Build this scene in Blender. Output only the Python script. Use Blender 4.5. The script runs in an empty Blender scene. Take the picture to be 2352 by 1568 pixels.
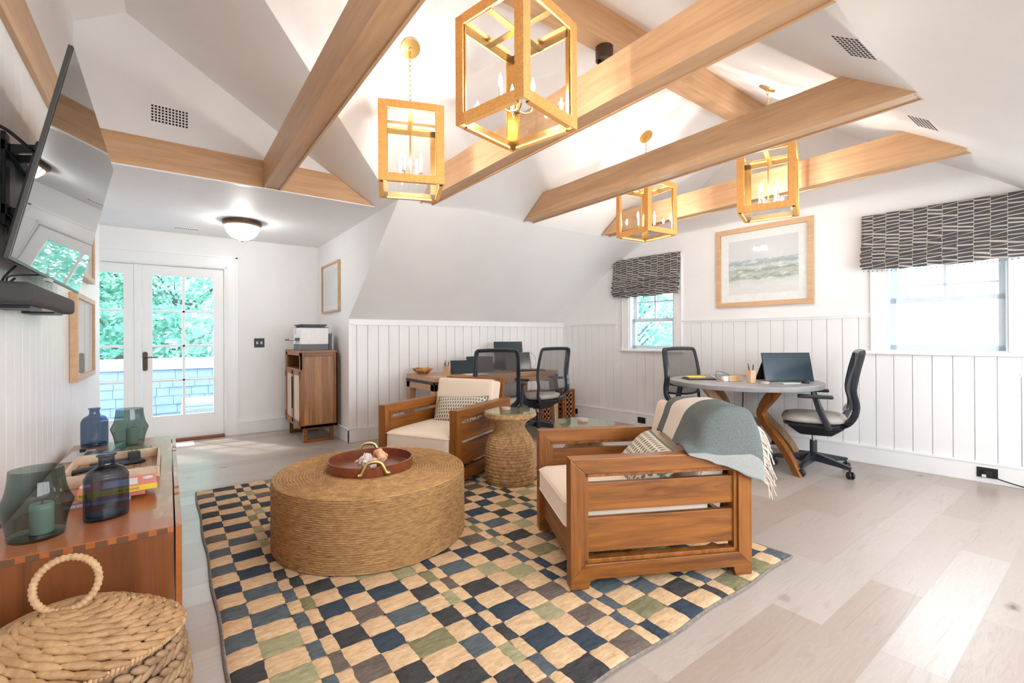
import bpy, bmesh, math, random
from mathutils import Vector, Matrix, noise
random.seed(7)
C = bpy.context.scene.collection
PI = math.pi
R = math.radians

# ------------------------------------------------------------ camera, world, light, exposure
EYE = 1.17
def cam_axes(yaw, pitch, roll):
    cy, sy, cp, sp, cr, sr = math.cos(yaw), math.sin(yaw), math.cos(pitch), math.sin(pitch), math.cos(roll), math.sin(roll)
    fwd = Vector((sy*cp, cy*cp, sp)); right = Vector((cy, -sy, 0)); up = right.cross(fwd)
    return cr*right + sr*up, -sr*right + cr*up, fwd
_r, _u, _f = cam_axes(R(36.623), R(0.1067), R(-0.2926))
cam = bpy.data.cameras.new('camera'); camo = bpy.data.objects.new('camera', cam); C.objects.link(camo)
camo.matrix_world = Matrix(((_r.x, _u.x, -_f.x, 0), (_r.y, _u.y, -_f.y, 0), (_r.z, _u.z, -_f.z, EYE), (0, 0, 0, 1)))
cam.sensor_width = 36; cam.lens = 1062.71/2352*36; cam.shift_y = -11.557/2352; cam.clip_start = .05; cam.clip_end = 200
bpy.context.scene.camera = camo
sc = bpy.context.scene
sc.view_settings.view_transform = 'Standard'; sc.view_settings.look = 'None'
LAMP_W, ALC_W = 10.0, 5.4
sc.view_settings.exposure = 1.76; sc.view_settings.gamma = 1.0; sc.view_settings.use_curve_mapping = False
sc.cycles.use_denoising = True
sc.cycles.max_bounces = 10; sc.cycles.diffuse_bounces = 9; sc.cycles.glossy_bounces = 4
sc.cycles.transmission_bounces = 8; sc.cycles.transparent_max_bounces = 14; sc.cycles.sample_clamp_indirect = 6
sc.cycles.caustics_refractive = False; sc.cycles.caustics_reflective = False

w = bpy.data.worlds.new('sky'); sc.world = w; w.use_nodes = True
wn = w.node_tree.nodes; wl = w.node_tree.links; wn.clear()
wo = wn.new('ShaderNodeOutputWorld'); bg = wn.new('ShaderNodeBackground'); wl.new(bg.outputs[0], wo.inputs[0])
bg.inputs[0].default_value = (.86, .94, 1.0, 1); bg.inputs[1].default_value = 1.8
sun = bpy.data.lights.new('sun', 'SUN'); sun.energy = 1.0; sun.angle = R(3); sun.color = (1, .96, .9)
suno = bpy.data.objects.new('sun', sun); C.objects.link(suno); suno.rotation_euler = (R(38), 0, R(-150)); suno.location = (8, 12, 14)
def portal(name, loc, direction, sx, sy):      # light portals: they only tell the renderer where the sky's light comes in
    l = bpy.data.lights.new(name, 'AREA'); l.shape = 'RECTANGLE'; l.size = sx; l.size_y = sy; l.cycles.is_portal = True
    o = bpy.data.objects.new(name, l); C.objects.link(o); o.location = loc
    o.rotation_euler = Vector(direction).to_track_quat('-Z', 'Z').to_euler(); return o
portal('portal_small_window', (5.15, 3.72, 1.53), (-.998, -.066, 0), .70, 1.08)
portal('portal_balcony_door', (-.26, 6.72, 1.05), (0, -1, 0), 1.7, 2.1)
def fill_area_light(name, loc, direction, sx, sy, power, color):
    l = bpy.data.lights.new(name, 'AREA'); l.shape = 'RECTANGLE'; l.size = sx; l.size_y = sy; l.energy = power; l.color = color
    o = bpy.data.objects.new(name, l); C.objects.link(o); o.location = loc
    o.rotation_euler = Vector(direction).to_track_quat('-Z', 'Z').to_euler(); return o
fill_area_light('south_fill_light', (2.4, -1.02, 1.3), (0, 1, 0), 4.4, 1.12, 23, (.88, .94, 1.0))  # added area light, fills the room from the unseen south side
portal('portal_large_window', (5.36, .94, 1.54), (-.998, -.066, 0), .80, 1.05)

# ------------------------------------------------------------ materials
def mat(name):
    m = bpy.data.materials.new(name); m.use_nodes = True
    return m, m.node_tree.nodes, m.node_tree.links, m.node_tree.nodes['Principled BSDF']
def setp(p, **k):
    for a, v in k.items():
        a = {'rough': 'Roughness', 'metal': 'Metallic', 'coat': 'Coat Weight', 'trans': 'Transmission Weight', 'ior': 'IOR', 'sheen': 'Sheen Weight', 'spec': 'Specular IOR Level', 'coatr': 'Coat Roughness'}[a]
        p.inputs[a].default_value = v
def bumpn(n, l, p, hout, strength, dist=.002):
    b = n.new('ShaderNodeBump'); b.inputs['Strength'].default_value = strength; b.inputs['Distance'].default_value = dist
    l.new(hout, b.inputs['Height']); l.new(b.outputs[0], p.inputs['Normal'])
def coords(n, l, scale=(1, 1, 1), kind='Object', rot=(0, 0, 0)):
    t = n.new('ShaderNodeTexCoord'); mp = n.new('ShaderNodeMapping'); mp.inputs['Scale'].default_value = scale; mp.inputs['Rotation'].default_value = rot
    l.new(t.outputs[kind], mp.inputs[0]); return mp.outputs[0]
def noisen(n, l, vec, scale=5, detail=4, rough=.55, dist=0):
    t = n.new('ShaderNodeTexNoise'); t.inputs['Scale'].default_value = scale; t.inputs['Detail'].default_value = detail
    t.inputs['Roughness'].default_value = rough; t.inputs['Distortion'].default_value = dist; l.new(vec, t.inputs['Vector']); return t.outputs['Fac']
def ramp(n, l, fac, stops, interp='LINEAR'):
    r = n.new('ShaderNodeValToRGB'); r.color_ramp.interpolation = interp
    while len(r.color_ramp.elements) < len(stops): r.color_ramp.elements.new(.5)
    for e, (pos, c) in zip(r.color_ramp.elements, stops): e.position = pos; e.color = (*c, 1) if len(c) == 3 else c
    l.new(fac, r.inputs[0]); return r.outputs[0]
def math2(n, l, op, a, b=None, c=None):
    m = n.new('ShaderNodeMath'); m.operation = op
    for i, v in enumerate((a, b, c)):
        if v is None: continue
        if isinstance(v, (int, float)): m.inputs[i].default_value = v
        else: l.new(v, m.inputs[i])
    return m.outputs[0]
def mixc(n, l, fac, a, b, mode='MIX'):
    m = n.new('ShaderNodeMix'); m.data_type = 'RGBA'; m.blend_type = mode
    if isinstance(fac, (int, float)): m.inputs[0].default_value = fac
    else: l.new(fac, m.inputs[0])
    for i, v in ((6, a), (7, b)):
        if isinstance(v, tuple): m.inputs[i].default_value = (*v, 1)
        else: l.new(v, m.inputs[i])
    return m.outputs[2]
def plain(name, col, rough=.5, var=.04, nscale=30, bump=0, **k):
    m, n, l, p = mat(name); setp(p, rough=rough, **k)
    f = noisen(n, l, coords(n, l), nscale, 3)
    lo = tuple(c*(1-var) for c in col); hi = tuple(min(1, c*(1+var)) for c in col)
    l.new(ramp(n, l, f, [(.3, lo), (.7, hi)]), p.inputs['Base Color'])
    if bump: bumpn(n, l, p, f, bump)
    return m
def wood(name, light, dark, axis='X', rough=.42, scale=1.0, coat=.15, knots=False, strips=None):
    m, n, l, p = mat(name); setp(p, rough=rough, coat=coat)
    st = {'X': (.6, 9, 9), 'Y': (9, .6, 9), 'Z': (9, 9, .6)}[axis]
    v = coords(n, l, tuple(s*scale for s in st))
    f1 = noisen(n, l, v, 1.6, 6, .62, 1.4); f2 = noisen(n, l, v, 9, 3, .6)
    mixf = math2(n, l, 'ADD', math2(n, l, 'MULTIPLY', f1, .78), math2(n, l, 'MULTIPLY', f2, .22))
    mid = tuple((a+b)/2 for a, b in zip(light, dark))
    col = ramp(n, l, mixf, [(.33, dark), (.47, mid), (.62, light)])
    if strips:
        ax, wdt = strips; sx = n.new('ShaderNodeSeparateXYZ'); l.new(coords(n, l), sx.inputs[0])
        cell = math2(n, l, 'FLOOR', math2(n, l, 'DIVIDE', sx.outputs[ax], wdt))
        wn_ = n.new('ShaderNodeTexWhiteNoise'); wn_.noise_dimensions = '1D'; l.new(cell, wn_.inputs['W'])
        col = mixc(n, l, 1.0, col, ramp(n, l, wn_.outputs[0], [(0, (.72, .70, .68)), (1, (1, 1, 1))]), 'MULTIPLY')
    l.new(col, p.inputs['Base Color']); bumpn(n, l, p, f2, .15, .001)
    return m
M = {}
M['wall'] = plain('white_wall_paint', (.86, .855, .85), .55, .015, 3)
M['panel'] = plain('white_panel_paint', (.86, .85, .842), .38, .012, 3)
M['trimw'] = plain('white_trim_paint', (.87, .865, .86), .32, .01, 4)
M['groove'] = plain('groove_paint', (.42, .40, .38), .6)
M['sash'] = plain('shade_tinted_sash_paint', (.66, .73, .78), .35, .01)  # white paint with its bluish shade mixed into the colour
for ax in 'XYZ':
    M['oak'+ax] = wood('pale_oak_'+ax, (.64, .40, .22), (.48, .28, .14), ax, .45, 1.0, .1)
    M['teak'+ax] = wood('teak_'+ax, (.33, .112, .015), (.10, .027, .004), ax, .42, 1.0, .08)
    M['walnut'+ax] = wood('brown_teak_'+ax, (.40, .23, .125), (.23, .12, .06), ax, .45)
    M['desk'+ax] = wood('desk_teak_'+ax, (.58, .34, .19), (.38, .20, .10), ax, .45)
M['conY'] = wood('console_wood_top', (.44, .14, .035), (.34, .095, .022), 'Y', .32, .8, .2)
M['conZ'] = wood('console_wood_end', (.30, .088, .018), (.16, .045, .010), 'Z', .5, .8, .0, strips=('X', .066))
M['conD'] = wood('console_dovetail', (.155, .07, .03), (.12, .05, .02), 'X', .5)
M['cabS'] = wood('cabinet_side_boards', (.50, .25, .10), (.27, .115, .04), 'Z', .45, 1.0, .12, strips=('X', .07))
M['frame'] = wood('pale_frame_wood', (.66, .43, .25), (.54, .33, .18), 'X', .45)
M['black'] = plain('black_plastic', (.010, .011, .013), .42, .1)
M['blacks'] = plain('dark_chair_plastic', (.018, .024, .034), .34, .1, coat=.3)
M['gloss'] = plain('glossy_black', (.01, .01, .012), .06)
M['metal'] = plain('steel', (.55, .55, .55), .25, metal=1.0)
M['bronze'] = plain('dark_bronze', (.10, .065, .045), .4, .1, metal=.8)
M['brass'] = plain('satin_brass', (.80, .55, .22), .26, .04, 60, metal=1.0)
M['brasspale'] = plain('antique_brass', (.55, .40, .16), .3, .1, 40, metal=1.0)
M['grey'] = plain('grey_plastic', (.12, .12, .125), .45)
M['lgrey'] = plain('light_grey_plastic', (.55, .55, .56), .4)
M['white'] = plain('white_plastic', (.82, .80, .78), .4)
M['paper'] = plain('white_paper', (.86, .85, .84), .7)
M['green'] = plain('mint_green', (.30, .45, .36), .5)
M['yellow'] = plain('yellow_cloth', (.85, .58, .04), .6)
M['coral'] = plain('coral_cover', (.80, .22, .13), .45)
M['rose'] = plain('rose_cover', (.55, .17, .14), .5)
M['cover_grey'] = plain('grey_cover', (.45, .42, .41), .5)
M['tin'] = plain('pink_tin', (.75, .45, .36), .4)
M['fabric'] = plain('cream_canvas', (.80, .66, .53), .85, .03, 120, .1, sheen=.3)
M['seatgrey'] = plain('seat_fabric_taupe', (.42, .38, .34), .8, .05, 200, .1)
M['fringe'] = plain('fringe_wool', (.62, .52, .44), .9, .15, 20)
M['candle'] = plain('candle_wax', (.62, .64, .56), .6, .03)
M['leather'] = plain('brown_leather', (.20, .05, .018), .30, .2, 25, coat=.3)
M['tablegrey'] = plain('grey_concrete', (.30, .295, .30), .42, .12, 9)
M['dark'] = plain('dark_void', (.015, .014, .013), .8)
M['rope'] = plain('wrapped_cane', (.52, .32, .165), .6, .2, 90)
M['screenblue'] = plain('monitor_screen', (.025, .048, .065), .18, .02)
M['lattice'] = wood('reddish_lattice_wood', (.42, .17, .06), (.28, .10, .03), 'Z')
M['bamboo'] = wood('pale_bamboo', (.74, .58, .42), (.60, .43, .28), 'Y', .45)
M['shingle'] = plain('pale_blue_shingle', (.25, .36, .48), .8, .08, 8)
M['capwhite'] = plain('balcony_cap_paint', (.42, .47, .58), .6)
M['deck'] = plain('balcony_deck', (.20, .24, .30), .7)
M['wicker_out'] = plain('outdoor_wicker', (.34, .40, .40), .8, .2, 60)
M['bark'] = plain('tree_bark', (.10, .12, .12), .9, .3, 12)
M['rubber'] = plain('cable_black', (.01, .01, .01), .5)
M['redcable'] = plain('red_cable', (.45, .05, .04), .5)

def two_tone(name, c1, c2, scale, rough=.85, bump=.4, stretch=(1, 1, 1)):
    m, n, l, p = mat(name); setp(p, rough=rough)
    f = noisen(n, l, coords(n, l, stretch), scale, 5, .7)
    l.new(ramp(n, l, f, [(.32, c1), (.68, c2)]), p.inputs['Base Color']); bumpn(n, l, p, f, bump, .004); return m
M['seagrass'] = two_tone('seagrass_rope', (.30, .16, .06), (.70, .45, .21), 34, .75, .5)
M['hyacinth'] = two_tone('water_hyacinth', (.26, .125, .048), (.56, .34, .16), 14, .5, .3)
M['hyacinth_dark'] = two_tone('water_hyacinth_dark', (.19, .10, .05), (.44, .28, .155), 16, .5, .3)
M['braid'] = two_tone('jute_braid', (.22, .10, .03), (.58, .34, .135), 30, .8, .5, (.8, .8, 6))
RUG = {'tan': ((.50, .32, .17), (.78, .55, .33)), 'navy': ((.014, .024, .038), (.048, .068, .095)), 'charcoal': ((.02, .02, .021), (.065, .062, .06)),
       'slate': ((.05, .07, .08), (.12, .14, .15)), 'taupe': ((.085, .062, .05), (.18, .14, .115)), 'olive': ((.14, .13, .06), (.28, .25, .13)), 'sage': ((.24, .23, .12), (.42, .38, .22))}
for k, (a, b) in RUG.items(): M['rug_'+k] = two_tone('rug_wool_'+k, a, b, 22, .95, .9, (1, 3.2, 1))
M['rugedge'] = plain('rug_binding', (.22, .18, .15), .9, .3, 60)

def glassy(name, col, rough=.02, alpha=.12, fres=1.5):
    m, n, l, p = mat(name); n.remove(p); out = n['Material Output']
    tr = n.new('ShaderNodeBsdfTransparent'); tr.inputs[0].default_value = (*col, 1)
    gl = n.new('ShaderNodeBsdfGlossy'); gl.inputs['Roughness'].default_value = rough
    fr = n.new('ShaderNodeFresnel'); ge = n.new('ShaderNodeNewGeometry'); l.new(math2(n, l, 'ADD', math2(n, l, 'MULTIPLY', ge.outputs['Backfacing'], 1/fres-fres), fres), fr.inputs[0]); mx = n.new('ShaderNodeMixShader')
    l.new(fr.outputs[0], mx.inputs[0]); l.new(tr.outputs[0], mx.inputs[1]); l.new(gl.outputs[0], mx.inputs[2]); l.new(mx.outputs[0], out.inputs[0])
    return m
M['pane'] = glassy('window_glass', (.99, 1, 1), 0, fres=1.25)
M['lampglass'] = glassy('lantern_glass', (.98, .98, .98), 0, fres=1.3)
M['tabglass'] = glassy('table_glass', (.88, .97, .94), 0, fres=1.5)
M['tealglass'] = glassy('teal_glass', (.40, .50, .475), .01, fres=1.5)
M['blueglass'] = glassy('blue_glass', (.34, .41, .52), .01, fres=1.5)
M['clearbase'] = glassy('clear_glass_base', (.80, .86, .86), .01, fres=1.6)
def emis(name, col, s):
    m, n, l, p = mat(name); p.inputs['Emission Color'].default_value = (*col, 1); p.inputs['Emission Strength'].default_value = s
    p.inputs['Base Color'].default_value = (*col, 1); return m
M['bulb'] = emis('candle_bulb', (1, .86, .62), 22)
M['globe'] = emis('flush_bulb', (1, .90, .76), 14)

def floor_mat():
    m, n, l, p = mat('whitewashed_oak_planks'); setp(p, rough=.30, coat=.12, coatr=.22)
    v = coords(n, l, (1, 1, 1)); br = n.new('ShaderNodeTexBrick')
    br.offset = .43; br.offset_frequency = 2; br.squash = 1
    for k, x in (('Scale', 1), ('Mortar Size', .0014), ('Brick Width', 1.35), ('Row Height', .19), ('Bias', 0), ('Mortar Smooth', .3)): br.inputs[k].default_value = x
    br.inputs['Color1'].default_value = (0, 0, 0, 1); br.inputs['Color2'].default_value = (1, 1, 1, 1); br.inputs['Mortar'].default_value = (.5, .5, .5, 1)
    l.new(v, br.inputs[0])
    tone = ramp(n, l, br.outputs['Color'], [(0, (.365, .29, .24)), (1, (.49, .44, .405))])
    g = noisen(n, l, coords(n, l, (.9, 9, 1)), 2.2, 7, .65, 1.6); gr = ramp(n, l, g, [(.30, (.80, .76, .73)), (.48, (1, 1, 1)), (.52, (.93, .91, .89)), (.70, (1.0, 1.0, 1.0))])
    c = mixc(n, l, 1.0, tone, gr, 'MULTIPLY')
    vo = n.new('ShaderNodeTexVoronoi'); vo.inputs['Scale'].default_value = 2.6; vo.inputs['Randomness'].default_value = 1
    dist = noisen(n, l, v, 20, 3); dv = n.new('ShaderNodeVectorMath'); dv.operation = 'ADD'
    sc_ = n.new('ShaderNodeVectorMath'); sc_.operation = 'SCALE'; sc_.inputs['Scale'].default_value = .05
    cmb = n.new('ShaderNodeCombineXYZ'); l.new(dist, cmb.inputs[0]); l.new(dist, cmb.inputs[1]); l.new(cmb.outputs[0], sc_.inputs[0])
    l.new(coords(n, l, (.75, 1.2, 1)), dv.inputs[0]); l.new(sc_.outputs[0], dv.inputs[1]); l.new(dv.outputs[0], vo.inputs['Vector'])
    knot = ramp(n, l, vo.outputs['Distance'], [(.022, (.14, .12, .11)), (.045, (.60, .52, .47)), (.11, (1, 1, 1))])
    c = mixc(n, l, 1.0, c, knot, 'MULTIPLY')
    c = mixc(n, l, br.outputs['Fac'], c, (.36, .30, .26))
    l.new(c, p.inputs['Base Color']); bumpn(n, l, p, g, .12, .001); return m
M['floor'] = floor_mat()

def shade_mat():
    m, n, l, p = mat('grey_strip_print_fabric'); setp(p, rough=.85, sheen=.2)
    sx = n.new('ShaderNodeSeparateXYZ'); l.new(coords(n, l), sx.inputs[0])
    u = math2(n, l, 'DIVIDE', sx.outputs[0], .092); cell = math2(n, l, 'FLOOR', u); fr = math2(n, l, 'FRACT', u)
    wn1 = n.new('ShaderNodeTexWhiteNoise'); wn1.noise_dimensions = '1D'; l.new(cell, wn1.inputs['W'])
    zz = math2(n, l, 'MULTIPLY', sx.outputs[2], 33.0)
    off = math2(n, l, 'MULTIPLY', wn1.outputs[0], 17.0)
    zo = math2(n, l, 'ADD', zz, off); row = math2(n, l, 'FLOOR', zo)
    wn2 = n.new('ShaderNodeTexWhiteNoise'); wn2.noise_dimensions = '2D'
    cb = n.new('ShaderNodeCombineXYZ'); l.new(cell, cb.inputs[0]); l.new(row, cb.inputs[1]); l.new(cb.outputs[0], wn2.inputs['Vector'])
    sl = math2(n, l, 'MULTIPLY', math2(n, l, 'SUBTRACT', wn2.outputs[0], .5), 1.3)
    q = math2(n, l, 'ADD', math2(n, l, 'FRACT', zo), math2(n, l, 'MULTIPLY', math2(n, l, 'SUBTRACT', fr, .5), sl))
    dd = math2(n, l, 'ABSOLUTE', math2(n, l, 'SUBTRACT', q, .5))
    line = math2(n, l, 'LESS_THAN', dd, math2(n, l, 'ADD', .08, math2(n, l, 'MULTIPLY', wn2.outputs[0], .16)))
    edge = math2(n, l, 'LESS_THAN', fr, .035)
    f = math2(n, l, 'MAXIMUM', line, edge)
    l.new(mixc(n, l, f, (.075, .073, .074), (.52, .46, .41)), p.inputs['Base Color']); return m
M['shade'] = shade_mat()

def art_mat():
    m, n, l, p = mat('seascape_print'); setp(p, rough=.55)
    sx = n.new('ShaderNodeSeparateXYZ'); l.new(coords(n, l), sx.inputs[0]); z = sx.outputs[2]
    nz = noisen(n, l, coords(n, l, (4, 1, 16)), 2.2, 7, .65, .5); big = noisen(n, l, coords(n, l, (5, 1, 5)), 1.6, 5, .6, .8)
    zz = math2(n, l, 'ADD', z, math2(n, l, 'MULTIPLY', math2(n, l, 'SUBTRACT', big, .5), .10))
    sea = ramp(n, l, math2(n, l, 'ADD', math2(n, l, 'MULTIPLY', zz, 1.7), .5), [(.14, (.78, .75, .73)), (.24, (.70, .68, .64)), (.30, (.33, .38, .32)), (.38, (.52, .56, .48)), (.44, (.30, .37, .31)), (.49, (.62, .64, .62)), (.54, (.36, .42, .44)), (.62, (.44, .50, .52))])
    sea = mixc(n, l, ramp(n, l, nz, [(.48, (0, 0, 0)), (.66, (1, 1, 1))]), sea, (.80, .79, .78))
    sky = mixc(n, l, big, (.66, .66, .68), (.74, .73, .74))
    l.new(mixc(n, l, math2(n, l, 'GREATER_THAN', z, .075), sea, sky), p.inputs['Base Color']); return m
M['art'] = art_mat()
def sketch_mat(name, seed):
    m, n, l, p = mat(name); setp(p, rough=.55)
    f = noisen(n, l, coords(n, l, (6, 6, 3+seed)), 2.4+seed, 5, .6, 2)
    l.new(ramp(n, l, f, [(.30, (.62, .60, .62)), (.42, (.78, .76, .76)), (.6, (.80, .78, .77))]), p.inputs['Base Color']); return m
M['sketch'] = sketch_mat('faint_sketch_print', .3); M['sketch2'] = sketch_mat('pale_print', 1.1)

def weave_alpha(name, col, sx_, sz_, thr):
    m, n, l, p = mat(name); setp(p, rough=.6); p.inputs['Base Color'].default_value = (*col, 1)
    s = n.new('ShaderNodeSeparateXYZ'); l.new(coords(n, l), s.inputs[0])
    a = math2(n, l, 'SINE', math2(n, l, 'MULTIPLY', math2(n, l, 'ADD', s.outputs[1], math2(n, l, 'MULTIPLY', s.outputs[2], .5)), sx_))
    b = math2(n, l, 'SINE', math2(n, l, 'MULTIPLY', math2(n, l, 'SUBTRACT', s.outputs[2], math2(n, l, 'MULTIPLY', s.outputs[1], .5)), sz_))
    l.new(math2(n, l, 'LESS_THAN', math2(n, l, 'MULTIPLY', a, b), thr), p.inputs['Alpha']); return m
M['mesh'] = weave_alpha('chair_mesh_weave', (.10, .09, .085), 700, 900, .12)

def dots_mat(name, bgc, dot, sc_):
    m, n, l, p = mat(name); setp(p, rough=.9)
    s = n.new('ShaderNodeSeparateXYZ'); l.new(coords(n, l, (1, sc_, sc_*.8)), s.inputs[0])
    row = math2(n, l, 'FLOOR', s.outputs[2]); y = math2(n, l, 'ADD', s.outputs[1], math2(n, l, 'MULTIPLY', math2(n, l, 'MODULO', row, 2.0), .5))
    a = math2(n, l, 'SUBTRACT', math2(n, l, 'FRACT', y), .5); b = math2(n, l, 'SUBTRACT', math2(n, l, 'FRACT', s.outputs[2]), .5)
    d = math2(n, l, 'ADD', math2(n, l, 'MULTIPLY', math2(n, l, 'MULTIPLY', a, a), 1.7), math2(n, l, 'MULTIPLY', b, b))
    l.new(mixc(n, l, math2(n, l, 'LESS_THAN', d, .155), bgc, dot), p.inputs['Base Color']); return m
M['pillow'] = dots_mat('green_oval_print', (.66, .58, .47), (.17, .18, .135), 38)
M['piping'] = plain('green_piping', (.16, .22, .15), .8)

def wool_mat(name, a, b):
    return two_tone(name, a, b, 220, .95, .3)
M['thgrey'] = wool_mat('throw_grey_green', (.075, .085, .08), (.165, .18, .17))
M['thcream'] = wool_mat('throw_cream', (.62, .54, .45), (.74, .66, .57))
M['thlight'] = wool_mat('throw_light_grey', (.24, .24, .225), (.34, .335, .315))

def cane_mat():
    m, n, l, p = mat('woven_cane_sheet'); setp(p, rough=.7)
    wv = n.new('ShaderNodeTexWave'); wv.bands_direction = 'Z'; wv.inputs['Scale'].default_value = 36; wv.inputs['Distortion'].default_value = 1.2
    l.new(coords(n, l), wv.inputs[0]); l.new(ramp(n, l, wv.outputs['Fac'], [(.2, (.40, .28, .20)), (.6, (.75, .60, .48))]), p.inputs['Base Color'])
    bumpn(n, l, p, wv.outputs['Fac'], .6); return m
M['cane'] = cane_mat()
def leaf_mat():
    m, n, l, p = mat('mint_green_leaves'); setp(p, rough=.6)
    g = n.new('ShaderNodeNewGeometry'); wn_ = n.new('ShaderNodeTexNoise'); wn_.inputs['Scale'].default_value = 2.2; wn_.inputs['Detail'].default_value = 6
    l.new(coords(n, l), wn_.inputs['Vector'])
    l.new(ramp(n, l, wn_.outputs['Fac'], [(.35, (.08, .28, .22)), (.5, (.18, .45, .36)), (.62, (.45, .66, .56))]), p.inputs['Base Color'])
    tl = n.new('ShaderNodeBsdfTranslucent'); tl.inputs[0].default_value = (.22, .52, .42, 1); mx = n.new('ShaderNodeMixShader'); mx.inputs[0].default_value = .35
    l.new(p.outputs[0], mx.inputs[1]); l.new(tl.outputs[0], mx.inputs[2]); l.new(mx.outputs[0], n['Material Output'].inputs[0]); return m
M['leaf'] = leaf_mat()
def shell_mat():
    m, n, l, p = mat('seashell'); setp(p, rough=.35)
    wv = n.new('ShaderNodeTexWave'); wv.inputs['Scale'].default_value = 40; wv.inputs['Distortion'].default_value = 4
    l.new(coords(n, l), wv.inputs[0]); l.new(ramp(n, l, wv.outputs['Fac'], [(.2, (.34, .22, .17)), (.5, (.80, .68, .60)), (.8, (.85, .80, .75))]), p.inputs['Base Color']); return m
M['shell'] = shell_mat()
M['shellp'] = plain('pink_shell', (.80, .42, .24), .4, .3, 40)
def lattice_wood():
    m, n, l, p = mat('bowl_wood'); setp(p, rough=.35)
    v = n.new('ShaderNodeTexVoronoi'); v.inputs['Scale'].default_value = 14; l.new(coords(n, l), v.inputs['Vector'])
    l.new(ramp(n, l, v.outputs['Distance'], [(.2, (.25, .09, .03)), (.5, (.62, .34, .14)), (.8, (.75, .48, .25))]), p.inputs['Base Color']); return m
M['bowl'] = lattice_wood()

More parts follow.
